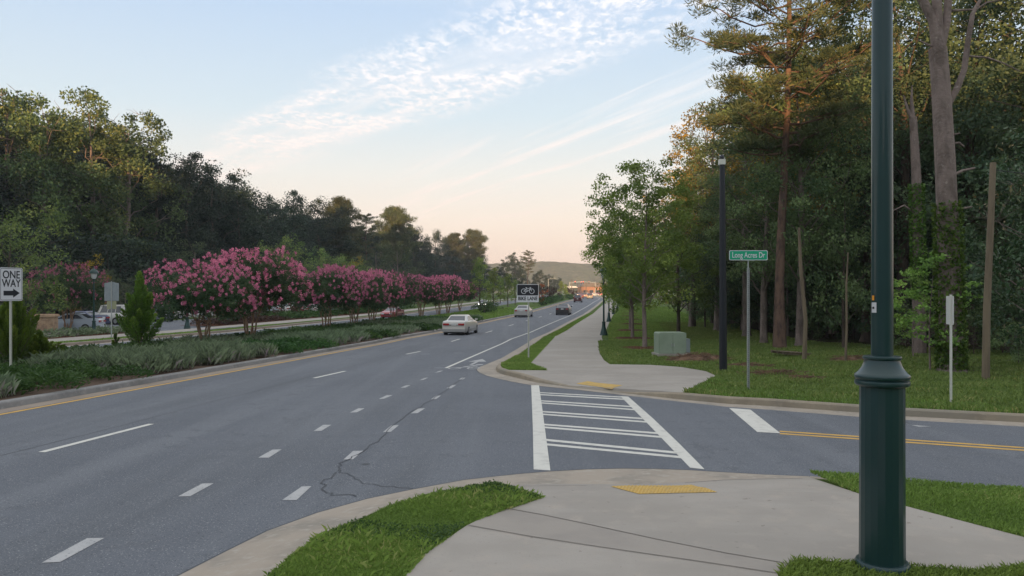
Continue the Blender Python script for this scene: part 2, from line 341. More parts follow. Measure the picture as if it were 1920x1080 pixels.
L_['bloom'] = leafmat('bloom_pink', (0.36, 0.10, 0.18), (0.63, 0.23, 0.345), (0.78, 0.43, 0.52), trans=.3, objvar=.12, hue=.003)
L_['bloomdull'] = leafmat('bloom_dull', (0.2, 0.06, 0.10), (0.38, 0.13, 0.19), (0.5, 0.22, 0.3), trans=.3, objvar=.12, hue=.003)
L_['maple'] = leafmat('leaf_maple', (0.09, 0.15, 0.035), (0.19, 0.28, 0.06), (0.30, 0.36, 0.09))
L_['magnolia'] = leafmat('leaf_magnolia', (0.035, 0.08, 0.038), (0.075, 0.13, 0.055), (0.34, 0.27, 0.13), rough=.3, trans=.15)
L_['ivy'] = leafmat('leaf_ivy', (0.04, 0.09, 0.015), (0.11, 0.17, 0.03))
L_['grass'] = leafmat('grass_blade', (0.08, 0.13, 0.026), (0.195, 0.285, 0.058), (0.36, 0.34, 0.14), trans=.3, objvar=.05)
L_['clover'] = leafmat('clover_leaf', (0.03, 0.075, 0.02), (0.075, 0.13, 0.04), objvar=.05)
L_['roughgrass'] = leafmat('rough_grass_blade', (0.075, 0.12, 0.026), (0.165, 0.22, 0.055), (0.31, 0.28, 0.11), trans=.3, objvar=.05)

# ------------------------------------------------------------------ leaves, crowns, trees
def unit(rng, n):
    v = rng.normal(size=(n, 3)); return v / np.linalg.norm(v, axis=1, keepdims=True)
def leaf_mesh(name, P, size, aspect, rng, tint, material, bias=None, bw=0.0, curl=0.0):
    """one rhombus per leaf; bias/bw = preferred direction of the leaf's long axis"""
    n = len(P); a = unit(rng, n)
    if bias is not None: a = a * (1 - bw) + bias * bw; a /= np.linalg.norm(a, axis=1, keepdims=True)
    b = np.cross(a, unit(rng, n)); b /= np.maximum(np.linalg.norm(b, axis=1, keepdims=True), 1e-6)
    s = (size * rng.uniform(0.6, 1.3, n))[:, None]
    V = np.empty((n, 4, 3)); V[:, 0] = P - a * s * .5; V[:, 1] = P + b * s * aspect * .5; V[:, 2] = P + a * s * .5; V[:, 3] = P - b * s * aspect * .5
    me = bpy.data.meshes.new(name); me.vertices.add(n * 4); me.vertices.foreach_set('co', V.reshape(-1))
    me.loops.add(n * 4); me.loops.foreach_set('vertex_index', np.arange(n * 4, dtype=np.int32))
    me.polygons.add(n); me.polygons.foreach_set('loop_start', np.arange(0, n * 4, 4, dtype=np.int32))
    me.update(calc_edges=True)
    at_ = me.attributes.new('tint', 'FLOAT', 'FACE'); at_.data.foreach_set('value', np.clip(tint, 0, 1).astype(np.float32))
    me.materials.append(material)
    return me
def blade_mesh(name, P, h, w, lean, rng, tint, material):
    """grass blades: one bent triangle pair each"""
    n = len(P); ang = rng.uniform(0, 2 * math.pi, n); d = np.stack([np.cos(ang), np.sin(ang), np.zeros(n)], 1)
    sd = np.stack([-np.sin(ang), np.cos(ang), np.zeros(n)], 1); hh = (h * rng.uniform(.55, 1.25, n))[:, None]; up = np.array([[0, 0, 1.0]])
    ln = rng.uniform(.2, 1, n)[:, None] * lean
    V = np.empty((n, 4, 3)); V[:, 0] = P - sd * w * .5; V[:, 1] = P + sd * w * .5
    V[:, 2] = P + up * hh * .6 + d * hh * ln * .35 + sd * w * .35; V[:, 3] = P + up * hh * (1 - .25 * ln) + d * hh * ln
    me = bpy.data.meshes.new(name); me.vertices.add(n * 4); me.vertices.foreach_set('co', V.reshape(-1))
    me.loops.add(n * 4); me.loops.foreach_set('vertex_index', np.arange(n * 4, dtype=np.int32))
    me.polygons.add(n); me.polygons.foreach_set('loop_start', np.arange(0, n * 4, 4, dtype=np.int32)); me.update(calc_edges=True)
    at_ = me.attributes.new('tint', 'FLOAT', 'FACE'); at_.data.foreach_set('value', np.clip(tint, 0, 1).astype(np.float32)); me.materials.append(material)
    return me
def link(name, me, parent=None):
    o = bpy.data.objects.new(name, me); C.objects.link(o); o.parent = parent; return o
def clumps_to_leaves(rng, cl, per, cr, flat=.75):
    """cl: clump centres; leaves gather on each clump"""
    n = len(cl); r = cr * rng.uniform(.6, 1.35, n)
    idx = np.repeat(np.arange(n), per)
    off = unit(rng, len(idx)) * (rng.uniform(0, 1, len(idx)) ** .45)[:, None] * r[idx][:, None]; off[:, 2] *= flat
    tc = rng.uniform(0, .75, n); t = tc[idx] + rng.uniform(-.12, .3, len(idx))
    return cl[idx] + off, t
def sample_lobes(rng, lobes, per_lobe):
    out = []
    for (x, y, z, rx, rz) in lobes:
        k = max(3, int(per_lobe * rx * rx / 4)); u = unit(rng, k) * (rng.uniform(.25, 1, k) ** .5)[:, None]
        out.append(np.array([x, y, z]) + u * np.array([rx, rx, rz]))
    return np.concatenate(out)
def limb(mb, a, b, r0, r1, rng, n=5, sag=0.0, k=6):
    a = np.array(a, float); b = np.array(b, float); L = np.linalg.norm(b - a); pts = []
    for i in range(n + 1):
        t = i / n; p = a + (b - a) * t + rng.normal(size=3) * L * .035 * math.sin(math.pi * t); p[2] += sag * L * math.sin(math.pi * t); pts.append(p)
    mb.tube(pts, [r0 + (r1 - r0) * i / n for i in range(n + 1)], k); return pts
def make_tree(name, seed, H, rad, base, leafm, barkm, leaf=.3, per=70, cr=.9, lobes=14, per_lobe=9, trunk=.3, shape='round', aspect=.6, flat=.75, fork=0.0, crown='crown', lean=0.0):
    """broadleaf: lobed crown on a limbed trunk. base = height where the crown starts"""
    rng = np.random.default_rng(seed); lb = []
    for i in range(lobes):
        t = (i + .5) / lobes; z = base + (H - base) * (.10 + .84 * t)
        if shape == 'round': env = math.sin(math.pi * (.14 + .80 * t)) ** .75
        elif shape == 'cone': env = (1 - t) ** .7 * min(1, (t + .12) * 5)
        elif shape == 'oval': env = math.sin(math.pi * (.08 + .88 * t)) ** .6
        elif shape == 'vase': env = .45 + .6 * math.sin(math.pi * min(1, .12 + .75 * t))
        else: env = 1
        a = i * 2.4 + rng.uniform(-.5, .5); rr = rad * env * rng.uniform(.45, .9)
        lr = rad * rng.uniform(.34, .52) * (.65 + .5 * env)
        lb.append((rr * math.cos(a) + lean * z, rr * math.sin(a), z, lr, min(lr * .8, (H - base) * .3)))
    cl = sample_lobes(rng, lb, per_lobe); cl[:, 2] = np.maximum(cl[:, 2], base * .85)
    P, t = clumps_to_leaves(rng, cl, per, cr, flat)
    root = empty(name, (0, 0, 0))
    link(crown, leaf_mesh(crown, P, leaf, aspect, rng, t, leafm), root)
    mb = MB(); top = H * .86
    tp = [(lean * top * s + math.sin(s * 5 + seed) * .02 * H * s, math.cos(s * 4 + seed) * .015 * H * s, top * s) for s in (0, .015, .1, .25, .4, .55, .7, .85, 1)]
    mb.tube(tp, [trunk * 1.5, trunk * 1.15, trunk, trunk * .92, trunk * .8, trunk * .62, trunk * .45, trunk * .28, trunk * .1], 9)
    for (x, y, z, lr, lz) in lb:
        s = max(.12, min(.93, (z - lr * .7) / top * .9)); j = s * 8
        zz = top * s; q = np.array([lean * zz + math.sin(s * 5 + seed) * .02 * H * s, math.cos(s * 4 + seed) * .015 * H * s, zz])
        limb(mb, q, (x, y, z), trunk * .38 * (1.1 - s), trunk * .08, rng, sag=.05)
        for _ in range(3):
            d = unit(rng, 1)[0] * lr * .8; limb(mb, (x, y, z), (x + d[0], y + d[1], z + abs(d[2]) * .8), trunk * .08, trunk * .025, rng, 3, k=4)
    mb.build('trunk', barkm, root, 60)
    root['h'] = H
    return root
def make_pine(name, seed, H, rad, base, leafm, barkm, trunk=.3, n_br=34, tuft=.42, per=46, top_round=True, cr=.55, aspect=.16, flat=.5):
    rng = np.random.default_rng(seed); mb = MB(); cl = []; root = empty(name, (0, 0, 0))
    def tp(z): return np.array([math.sin(z * .25 + seed) * .012 * H, math.cos(z * .2 + seed) * .012 * H, z]) - np.array([math.sin(seed) * .012 * H, math.cos(seed) * .012 * H, 0])
    zs = np.linspace(0, H * .97, 10); mb.tube([tp(z) for z in zs], [trunk * 1.35] + [trunk * (1 - .82 * i / 9) for i in range(1, 10)], 9)
    for i in range(n_br):
        t = i / (n_br - 1); z = base + (H * .95 - base) * t
        env = math.sin(math.pi * (.22 + .72 * t)) ** .8 if top_round else (1 - t) ** .8
        L = rad * env * rng.uniform(.6, 1.15); a = i * 2.4 + rng.uniform(-.6, .6); up = rng.uniform(.0, .3) + .35 * t
        p0 = tp(z); p1 = p0 + np.array([math.cos(a) * L, math.sin(a) * L, L * up])
        pts = limb(mb, p0, p1, trunk * .26 * (1.15 - t * .8), .02, rng, 5, sag=-.06)
        for _ in range(int(4 + L * 2.2)):
            s = rng.uniform(.38, 1.05); q = p0 + (p1 - p0) * s + np.array([*(rng.normal(size=2) * L * .17), rng.uniform(-.05, .3)]); cl.append(q)
            if rng.random() < .5: limb(mb, p0 + (p1 - p0) * max(.2, s - .2), q, .035, .012, rng, 2, k=4)
    cl = np.array(cl); P, t = clumps_to_leaves(rng, cl, per, cr, flat)
    b = P - np.repeat(cl, per, axis=0); b = b / np.maximum(np.linalg.norm(b, axis=1, keepdims=True), 1e-3); b[:, 2] += .5
    link('crown', leaf_mesh('crown', P, tuft, aspect, rng, t, leafm, b, .6), root)
    mb.build('trunk', barkm, root, 60); root['h'] = H
    return root
def put(proto, loc, H=None, rz=None, label=None, group=None, rad=None, first=False):
    s = 1.0 if H is None else H / proto['h']
    sc = (s * (rad or 1), s * (rad or 1), s)
    if rz is None: rz = (loc[0] * 12.9898 + loc[1] * 78.233) % 6.283
    if not proto.get('used'):
        proto['used'] = 1; o = proto; o.location = loc; o.rotation_euler = (0, 0, rz); o.scale = sc
        if label: o['label'] = label
        if group: o['group'] = group
        return o
    return copy_tree(proto, loc, rz, sc, label, group)

# ================================================================== THE SETTING
K = .15                                            # kerb height
YN = [-300, -60, -20, 0, 10, 20, 30, 45]
YA = YN + YS[1:]                                   # whole length of the road
def ostrip(mb, o0, o1, z0, z1, ys): return mb.strip([RP(o0, y, z0) for y in ys], [RP(o1, y, z1) for y in ys])
# base ground reaching the horizon, always a little under everything laid on it
mb = MB(); gy = [-1500, -300, -60, 0, 20, 45] + YS[1:] + [700, 1200, 3000, 6000]
for x0, x1 in ((-5000, -600), (-600, -60), (-60, 60), (60, 600), (600, 5000)):
    mb.strip([Vector((x0, y, zg(y) - .06)) for y in gy], [Vector((x1, y, zg(y) - .06)) for y in gy])
struct('ground', mb, M['field'])
# asphalt of the main road with the side-street mouth, and the opposite carriageway
mb = MB(); ostrip(mb, -12.05, -3.7, 0, 0, YN[:4] + [10, 20, 30, 45] + YS[1:])
Yj = [-300, -60, -20, 0, 10, 20, 30]
mb.strip([RP(-3.7, y) for y in Yj], [Vector((90, y, zg(y))) for y in Yj])
struct('road', mb, M['asphalt'])
mb = MB(); ostrip(mb, -28.3, -22.7, 0, 0, YA); struct('far_road', mb, M['asphalt'])
# parking lot beyond
mb = MB(); ly = [52, 55, 60, 65, 71, 77, 83, 89, 95, 101, 107, 120, 135, 150]
mb.strip([RP(-60, y, -.1) for y in ly], [RP(-36.5, y, -.02) for y in ly])
mb.strip([RP(-36.5, y, .03) for y in (59, 60, 65, 68)], [RP(-30.4, y, .166) for y in (59, 60, 65, 68)])
struct('parking_lot', mb, M['asphalt'])

# ---- median: soil bed, kerbs, gutters
def kerb(mb, o_face, o_back, ys, h=K):
    """a rounded kerb whose face is at o_face and whose top runs to o_back"""
    s = 1 if o_back > o_face else -1; e = .03 * s
    prof = [(o_face - .01 * s, 0.0), (o_face + .01 * s, h - .035), (o_face + e, h - .008), (o_face + 2 * e, h), (o_back, h + .002)]
    if s < 0: prof = prof[::-1]
    for (a, za), (b, zb) in zip(prof, prof[1:]): ostrip(mb, a, b, za, zb, ys)
mb = MB(); ostrip(mb, -12.5, -12.05, .004, .0, YA); struct('median_gutter', mb, M['gutter_warm'])
mb = MB(); kerb(mb, -12.5, -12.72, YA); struct('median_kerb', mb, M['curb_grey'])
mb = MB(); kerb(mb, -22.3, -22.08, YA); ostrip(mb, -22.7, -22.3, 0, .004, YA); struct('far_median_kerb', mb, M['curb_grey'])
ym = [y for y in YA if y <= 83]; yg = [y for y in YA if y >= 83]
mb = MB(); ostrip(mb, -22.08, -12.72, K - .01, K - .01, ym); struct('median_bed', mb, M['soil'])
mb = MB(); ostrip(mb, -22.08, -12.72, K - .01, K - .01, yg); struct('median_grass_ground', mb, M['turf'])
# ---- far side of the opposite carriageway
mb = MB(); ostrip(mb, -28.75, -28.3, .004, 0, YA); kerb(mb, -28.75, -28.95, YA); struct('far_kerb', mb, M['gutter_warm'])
mb = MB(); ostrip(mb, -30.3, -28.95, K - .01, K - .01, YA); struct('far_verge', mb, M['turf'])
mb = MB(); ostrip(mb, -33.0, -30.3, K, K, YA); struct('far_sidewalk', mb, M['concrete'])
yb = [y for y in YA if y >= 30]
mb = MB(); ostrip(mb, -37, -33, K + .002, K + .01, [30, 45, 50, 55, 59]); ostrip(mb, -37, -33, K + .01, K + .002, [68, 71, 77, 83, 89, 95, 101, 107, 120]); struct('planting_strip', mb, M['mulch'])
mb = MB(); ostrip(mb, -140, -37, .02, .02, [-60, 0, 20, 45, 50, 52]); ostrip(mb, -140, -60, .02, .02, YS)
ostrip(mb, -60, -37, .02, .02, [y for y in YS if y >= 150]); ostrip(mb, -37, -33, K - .01, K - .01, [-60, 0, 20, 30]); ostrip(mb, -37, -33, .1, .1, [y for y in YS if y >= 120]); struct('lawn', mb, M['field'])

# ---- corner beyond the side street
# asphalt/concrete line, kerb foot, kerb top, kerb back; each a list of pixels of the photograph
pan = [(1940, 801), (1693, 787), (1613, 781.7), (1440, 768), (1360, 762.4), (1266, 752), (1167, 740.6), (1084, 731), (995.4, 722), (959, 715.5), (930, 709), (912, 704), (899, 698.5), (894, 693.5), (897, 689)]
foot = [(1940, 793), (1693, 780), (1613, 773.5), (1440, 761), (1360, 756.5), (1273, 748.5), (1167, 736.8), (1060, 724.5), (1006, 717), (972, 709), (945, 702.5), (932, 697.5), (929.5, 693), (932, 690.0), (937, 686)]
hgt = [K] * 5 + [K, .02, .02, .10, K, K, K, K, K, K]
endY = 32.5
A = [G(*p) for p in pan] + [RP(-3.7, endY)]; B = [G(*p, .003) for p in foot] + [RP(-3.1, endY, .003)]
mb = MB(); mb.strip(B, A); ostrip(mb, -3.7, -3.1, 0, .003, [endY, 45] + YS[1:]); struct('corner_gutter', mb, M['curb'])
def offset_line(P, d):
    out = []
    for i, p in enumerate(P):
        t = (P[min(i + 1, len(P) - 1)] - P[max(i - 1, 0)]); n = Vector((t.y, -t.x, 0)).normalized(); out.append(p + n * d)
    return out
Kf = B; H_ = hgt + [K]
e1 = offset_line(Kf, .02); e2 = offset_line(Kf, .055); e3 = offset_line(Kf, .17)
r1 = [Vector((p.x, p.y, zg(p.y) + h - min(.035, h * .3))) for p, h in zip(e1, H_)]
r2 = [Vector((p.x, p.y, zg(p.y) + h - .004)) for p, h in zip(e2, H_)]
r3 = [Vector((p.x, p.y, zg(p.y) + h)) for p, h in zip(e3, H_)]
mb = MB(); mb.strip(r1, Kf); mb.strip(r2, r1); mb.strip(r3, r2)
kerb(mb, -3.1, -2.93, [endY, 45] + YS[1:])
struct('corner_kerb', mb, M['curb_warm'], 50)
# sidewalk slab with the dropped kerb at the crossing
def zat(p, h): return Vector((p.x, p.y, zg(p.y) + h))
walk_back = [G(1343.9, 705, K), G(1323.5, 696, K), G(1276.7, 688, K), G(1219, 684, K), G(1144, 683, K), G(1132, 675, K), G(1124, 661, K), G(1121.7, 640, K)]
tip = G(1026.7, 694.5, K)
left_edge = [G(1040.5, 640, K), G(994, 681.7, K)]
wal = [r3[5]] + walk_back + [RP(.75, 45, K), RP(-2.25, 45, K)] + [G(994, 681.7, K), tip] + [r3[10], r3[9], r3[8], r3[7], r3[6]]
# split into the sloped ramp (foreground) and the flat walk
mb = MB(); mid = [zat(G(1100, 700, K), K), zat(G(1210, 707, K), K)]
mb.poly([r3[6], r3[5], walk_back[0], walk_back[1], walk_back[2], mid[1], mid[0], r3[7]][:8])
mb.poly([r3[7], mid[0], tip, r3[10], r3[9], r3[8]])
mb.poly([mid[1]] + walk_back[2:] + [RP(.75, 45, K), RP(-2.25, 45, K), G(994, 681.7, K), tip, mid[0]])
ostrip(mb, -2.25, .75, K, K, YS[:-1])
struct('sidewalk', mb, M['concrete'])
# side street's far verge and everything right of the sidewalk
mb = MB()
poly = [r3[5], r3[4], r3[3], r3[2], r3[1], r3[0], Vector((r3[0].x + 80, r3[0].y - 22, zg(r3[0].y - 22) + K)), Vector((r3[0].x + 80, 45, zg(45) + K)), RP(.75, 45, K)] + walk_back[::-1]
mb.poly([p - Vector((0, 0, .006)) for p in poly]); ostrip(mb, .75, 95, K - .006, K - .006, YS)
struct('verge_ground', mb, M['turf'])
mb = MB(); mb.poly([p - Vector((0, 0, .006)) for p in [G(994, 681.7, K), RP(-2.25, 45, K), RP(-2.93, 45, K), r3[-1], r3[14], r3[13], r3[12], r3[11], r3[10], tip]])
ostrip(mb, -2.93, -2.25, K - .006, K - .006, YS[:-1]); struct('kerb_strip_ground', mb, M['turf'])
strip_poly = [G(994, 681.7, K), RP(-2.25, 45, K), RP(-2.93, 45, K), r3[-1], r3[14], r3[13], r3[12], r3[11], r3[10], tip]
mb = MB(); ostrip(mb, -2.95, -2.2, K + .004, K + .004, [50, 50.9]); struct('drain_slab', mb, M['concrete'])
# wood floor
mb = MB(); fl = [G(1440, 636, K), G(1500, 640, K), G(1560, 652, K), G(1620, 658, K), G(1680, 670, K), G(1740, 684, K), G(1790, 700, K), G(1860, 706, K), G(1960, 712, K), Vector((80, 16, zg(16) + K)), Vector((80, 45, zg(45) + K)), Vector((16.5, 45, zg(45) + K))]
mb.poly([p + Vector((0, 0, .004)) for p in fl]); wf = YS[:-3]; mb.strip([Vector((xr(y) + 12.0, y, zg(y) + K + .004)) for y in wf], [Vector((xr(y) + 90, y, zg(y) + K + .004)) for y in wf])
struct('wood_floor', mb, M['litter'])

# ---- near corner (where the photographer stands)
S = .11
p_out = [(331, 1080), (419, 1035), (500, 995), (594, 961), (687.5, 935), (775, 917), (869, 899.5), (969, 888.5), (1031, 883.4), (1100, 879.5), (1165, 878), (1228, 878.5), (1290, 881), (1356, 885), (1430, 889.5), (1516, 893)]
A = [RP(-3.3, -60), RP(-3.3, 0), RP(-3.34, 4)] + [G(*p) for p in p_out]
p_in = [(470, 1110), (548, 1045), (625, 996), (725, 950), (794, 932), (869, 916), (925, 910.5), (1000, 908), (1060, 907.2), (1100, 907.5), (1190, 908.5), (1284, 904), (1356, 899), (1430, 897.2), (1500, 896), (1518, 894.5)]
Bn = [RP(-2.45, -60, S), RP(-2.45, 0, S), RP(-2.5, 4, S)] + [G(p[0], p[1], S if i < 6 else (.03 if i > 8 else .07)) for i, p in enumerate(p_in)]
mb = MB(); mb.strip([p - Vector((0, 0, .0)) for p in A], Bn); struct('near_kerb', mb, M['curb'])
grass_tip = G(1015.6, 934, S)
gl = [(937.5, 960), (875, 985), (797, 1038), (759, 1080)]
grass_low = [G(p[0], p[1], S) for p in gl] + [RP(-1.2, 4.5, S), RP(-1.2, 0, S), RP(-1.2, -60, S)]
walk_r = [G(1518, 894.5, .03), G(1612.6, 926, S), G(1693.8, 947.6, S), G(1920, 1007, S), Vector((6.4, 5.5, zg(5.5) + S)), Vector((12, 3.2, zg(3.2) + S)), Vector((60, -10, zg(-10) + S))]
low = [Vector((60, -14, zg(-14) + S)), Vector((12, 0, zg(0) + S)), Vector((6, 4.4, zg(4.4) + S)), G(1920, 1061, S), G(1826, 1069, S), G(1741, 1063, S), G(1612.6, 1056, S), G(1497, 1048, S), G(1480, 1056.5, S), G(1459, 1080, S), Vector((1.95, 5.0, zg(5) + S)), Vector((1.8, 0, zg(0) + S)), Vector((1.8, -60, zg(-60) + S))]
mb = MB(); mb.poly(Bn[9:][::1][:] [::-1] + [grass_tip] + grass_low + low[::-1] + walk_r[::-1][:-1])
struct('near_sidewalk', mb, M['concrete'])
g1 = [p - Vector((0, 0, .012)) for p in Bn[:10] + [grass_tip] + grass_low]
mb = MB(); mb.poly(g1); struct('near_verge_ground', mb, M['turf'])
far_side = [G(1518, 893.5, .03), G(1612, 900, .04), G(1694, 906, .05), G(1790, 914, .05), G(1882, 922, .05), G(1940, 926, .05), Vector((12, 7.4, zg(7) + .06)), Vector((60, -6, zg(-6) + .06))]
g2 = [p - Vector((0, 0, .012)) for p in walk_r + far_side[::-1][:-1]]
mb = MB(); mb.poly(g2); struct('near_verge_ground', mb, M['turf'])
mb = MB(); lo = offset_line(far_side, .16); mb.strip([zat(p, .0) for p in lo], far_side); 
mb.strip([zat(p, .002) for p in offset_line(far_side, -.16)], far_side); struct('near_side_kerb', mb, M['curb'])
g3 = [p - Vector((0, 0, .012)) for p in low]
mb = MB(); mb.poly(g3 + [Vector((60, -60, zg(-60) + S))]); struct('near_lawn_ground', mb, M['turf'])
# the darker concrete band between the two joints, and the joints
def ribbon(mb, P, w):
    P = [Vector(p) for p in P]; a = offset_line(P, w / 2); b = offset_line(P, -w / 2); mb.strip(a, b)
j1 = [(937, 953.5), (959, 954), (1020, 965), (1100, 981.7), (1230, 1010), (1360, 1036), (1478, 1056)]
j2 = [(878, 984), (987.5, 1003.8), (1100, 1021), (1210, 1037), (1313.6, 1052), (1459, 1074)]
mb = MB(); mb.poly([G(*p, S + .004) for p in j1] + [G(*p, S + .004) for p in j2[::-1]]); struct('paving_band', mb, M['concrete_dark'])
mb = MB(); ribbon(mb, [G(*p, S + .008) for p in j1], .014); ribbon(mb, [G(*p, S + .008) for p in j2], .008)
ribbon(mb, [G(p[0], p[1], .05 + .03) for p in [(956, 911.5), (1040, 910), (1100, 910.5)]], .008)
ribbon(mb, [G(p[0], p[1], .038) for p in [(1284, 904.8), (1356, 899.6), (1430, 897.8), (1505, 896.4)]], .012)
struct('paving_joint', mb, mat('joint_dark', (0.19, 0.17, 0.15), 0.9))  # joint lines in a darker concrete tone
mb = MB(); rng = random.Random(4)
ap = [G(*p, .003) for p in p_out]
ribbon(mb, [Vector((p.x, p.y, p.z)) for p in ap], .022)
ribbon(mb, [G(p[0] - 1, p[1], .0035) for p in pan[6:]], .03)
def wiggle(P, amp, seed, sub=4):
    r = random.Random(seed); out = []
    for a, b in zip(P, P[1:]):
        for i in range(sub): 
            p = a.lerp(b, i / sub); out.append(p + Vector((r.uniform(-amp, amp), r.uniform(-amp, amp), 0)))
    return out + [P[-1]]
ck = [(872, 706), (845, 724), (818, 744), (775, 770), (735, 800), (705, 828), (668, 852), (640, 868), (634, 882), (662, 893), (672, 902), (700, 908), (735, 912), (776, 917)]
ribbon(mb, wiggle([G(*p, .007) for p in ck[:9]], .035, 1), .017); ribbon(mb, wiggle([G(*p, .007) for p in ck[8:]], .035, 2), .014)
ribbon(mb, wiggle([G(*p, .007) for p in [(634, 885), (606, 905), (600, 918), (625, 926), (668, 930)]], .05, 3), .02)
ribbon(mb, wiggle([RP(-8.62 + .05 * math.sin(y), y, .003) for y in (8, 11, 14, 17, 20, 24, 28, 32, 38, 44)], .02, 5), .018)
ribbon(mb, wiggle([RP(-11.99, y, .003) for y in (10, 14, 17, 20, 24, 28, 32, 38, 44)], .01, 6), .02)
struct('road_crack', mb, M['seal'])

# ---- painted markings
mb = MB(); Z = .004
def quad(mb, *px): mb.poly([G(*p, Z) for p in px])
quad(mb, (996, 722.3), (1010.5, 722.3), (1016, 760), (1022, 805), (1032, 882), (1000.6, 880), (999, 800))
quad(mb, (1163.4, 742.9), (1178, 743.6), (1225, 785), (1272, 830), (1321, 879.6), (1294, 877), (1220, 800))
cx6 = lambda X, Y: (860 + X / 3.84, 640 + Y / 3.84)
for (l, r, t) in [((588, 366), (1163, 398), 7), ((590, 380), (1180, 413), 8), ((596, 424), (1228, 465), 9), ((598, 439), (1250, 487), 9),
                  ((605, 501), (1305, 550), 11), ((608, 520), (1338, 575), 11), ((612, 592), (1420, 655), 13), ((616, 612), (1450, 682), 14), ((632, 702), (1555, 793), 17), ((636, 734), (1588, 826), 17)]:
    mb.poly([G(*cx6(l[0] - 6, l[1]), Z - .002), G(*cx6(r[0] + 12, r[1]), Z - .002), G(*cx6(r[0] + 12 + t, r[1] + t), Z - .002), G(*cx6(l[0] - 4, l[1] + t * .85), Z - .002)])
struct('crosswalk_marking', mb, M['white_line'])
mb = MB(); quad(mb, (1367, 765), (1407, 768), (1463, 812), (1420, 810)); struct('stop_line', mb, M['white_line'])
mb = MB()
for a, b in (((1462, 807.5), (1470, 812.5)), ((1470, 813), (1470, 813))): pass
y1 = [G(1462, 808.5, Z), G(1700, 824.5, Z), G(1960, 842, Z), Vector((14, 9.3, zg(9.3) + Z)), Vector((60, -6, zg(-6) + Z))]
y2 = [p + Vector((-.08, -.24, .004)) for p in y1]
ribbon(mb, y1, .11); ribbon(mb, y2, .11); ostrip(mb, -11.97, -11.84, Z, Z, YA)
struct('yellow_line', mb, M['yellow_line'])
mb = MB(); sy = [27.2, 36, 45] + YS[1:]; ostrip(mb, -5.14, -5.02, Z, Z, sy); ostrip(mb, -28.15, -28.03, Z, Z, YA)
struct('edge_line', mb, M['white_line'])
mb = MB(); yy = G(78, 848).y
def dash(mb, o, y, L, w):
    a = RP(o, y); b = RP(o, y + L); mb.strip([RP(o - w / 2, y, Z), RP(o - w / 2, y + L, Z)], [RP(o + w / 2, y, Z), RP(o + w / 2, y + L, Z)])
for i, (p, q) in enumerate((((78, 848), (284, 795)), ((589, 709), (647, 696)), ((762, 664), (788, 659)))):
    a = G(*p); b = G(*q); n = (b - a).normalized().orthogonal(); n = Vector((b.y - a.y, a.x - b.x, 0)).normalized() * .06
    mb.poly([a - n + Vector((0, 0, Z)), a + n + Vector((0, 0, Z)), b + n + Vector((0, 0, Z)), b - n + Vector((0, 0, Z))])
y0 = 47.0; k = 0
while y0 < 330: dash(mb, -8.42, y0, 3.05, .12); y0 += 12.1
y0 = 20
while y0 < 200: dash(mb, -25.4, y0, 3.05, .12); y0 += 12.1
struct('lane_dash', mb, M['white_line'])
mb = MB()
for d in [((78, 1055), (113, 1053.5), (196, 1008.5), (163, 1009)), ((334, 930.5), (357, 930), (401, 906), (379, 906.5)), ((484, 858), (504, 858), (528, 842.5), (511, 843)),
          ((588, 808), (603, 807.5), (621, 796.5), (606, 796.5)), ((656, 773.5), (669, 773), (684, 765.5), (672, 765.5)), ((710, 748), (720, 747.5), (736, 741), (725, 741)),
          ((751, 727), (760, 726.5), (770, 722), (761, 722.5)), ((787, 712.5), (794, 712), (803, 708), (797, 708.5)), ((815, 698.5), (822, 698), (831, 695), (825, 695.2))]: quad(mb, *d)
for d in [((529, 937.5), (556, 937.5), (584, 911.5), (566, 912)), ((644, 861.5), (662, 861), (681, 845), (662, 845.5)), ((718, 810), (733, 809.5), (748, 797), (734, 797.5)),
          ((770, 775), (783, 774.5), (797, 765.5), (784, 766)), ((808, 748.5), (818, 748), (827, 741.5), (818, 742)), ((837, 728), (846, 728), (856, 721.5), (848, 722)), ((860, 711.5), (868, 711.5), (873, 708), (866, 708))]: quad(mb, *d)
struct('dotted_line', mb, M['worn_line'])
quad_ = MB(); quad_.poly([G(1708, 796.5, Z), G(1726, 798, Z), G(1747, 799.3, Z), G(1722, 800, Z)]); struct('paint_tick', quad_, M['worn_line'])
# cycle stencil and arrow in the bike lane
mb = MB()
def local(o, y, u, v): return RP(o + u, y + v, Z)
def bar2(mb, o, y, a, b, w, sv=1.0):
    a = Vector(a); b = Vector(b); n = Vector((b.y - a.y, a.x - b.x)).normalized() * w / 2
    mb.poly([local(o, y, *(a - n)), local(o, y, *(a + n)), local(o, y, *(b + n)), local(o, y, *(b - n))])
def ring2(mb, o, y, c, r, w, sx=1, sy=1, n=18):
    for i in range(n):
        t0 = 2 * math.pi * i / n; t1 = 2 * math.pi * (i + 1) / n
        mb.poly([local(o, y, c[0] + rr * math.cos(t) * sx, c[1] + rr * math.sin(t) * sy) for rr, t in ((r, t0), (r + w, t0), (r + w, t1), (r, t1))])
o_, y_ = -4.42, G(873, 689).y
ring2(mb, o_, y_, (-.33, -.35), .17, .06, 1, 1.8); ring2(mb, o_, y_, (.33, -.35), .17, .06, 1, 1.8)
bar2(mb, o_, y_, (-.33, -.3), (.0, .2), .12); bar2(mb, o_, y_, (.0, .2), (.3, -.3), .1); bar2(mb, o_, y_, (-.1, .3), (.25, .95), .2); bar2(mb, o_, y_, (.1, .6), (.38, .35), .1)
ring2(mb, o_, y_, (.3, 1.3), .0, .15, 1, 1.5)
y_ = G(892, 680).y
bar2(mb, o_, y_, (0, -1.1), (0, .6), .13); mb.poly([local(o_, y_, -.36, .5), local(o_, y_, .36, .5), local(o_, y_, 0, 2.0)])
struct('bike_lane_stencil', mb, M['worn_line'])
mb = MB(); 
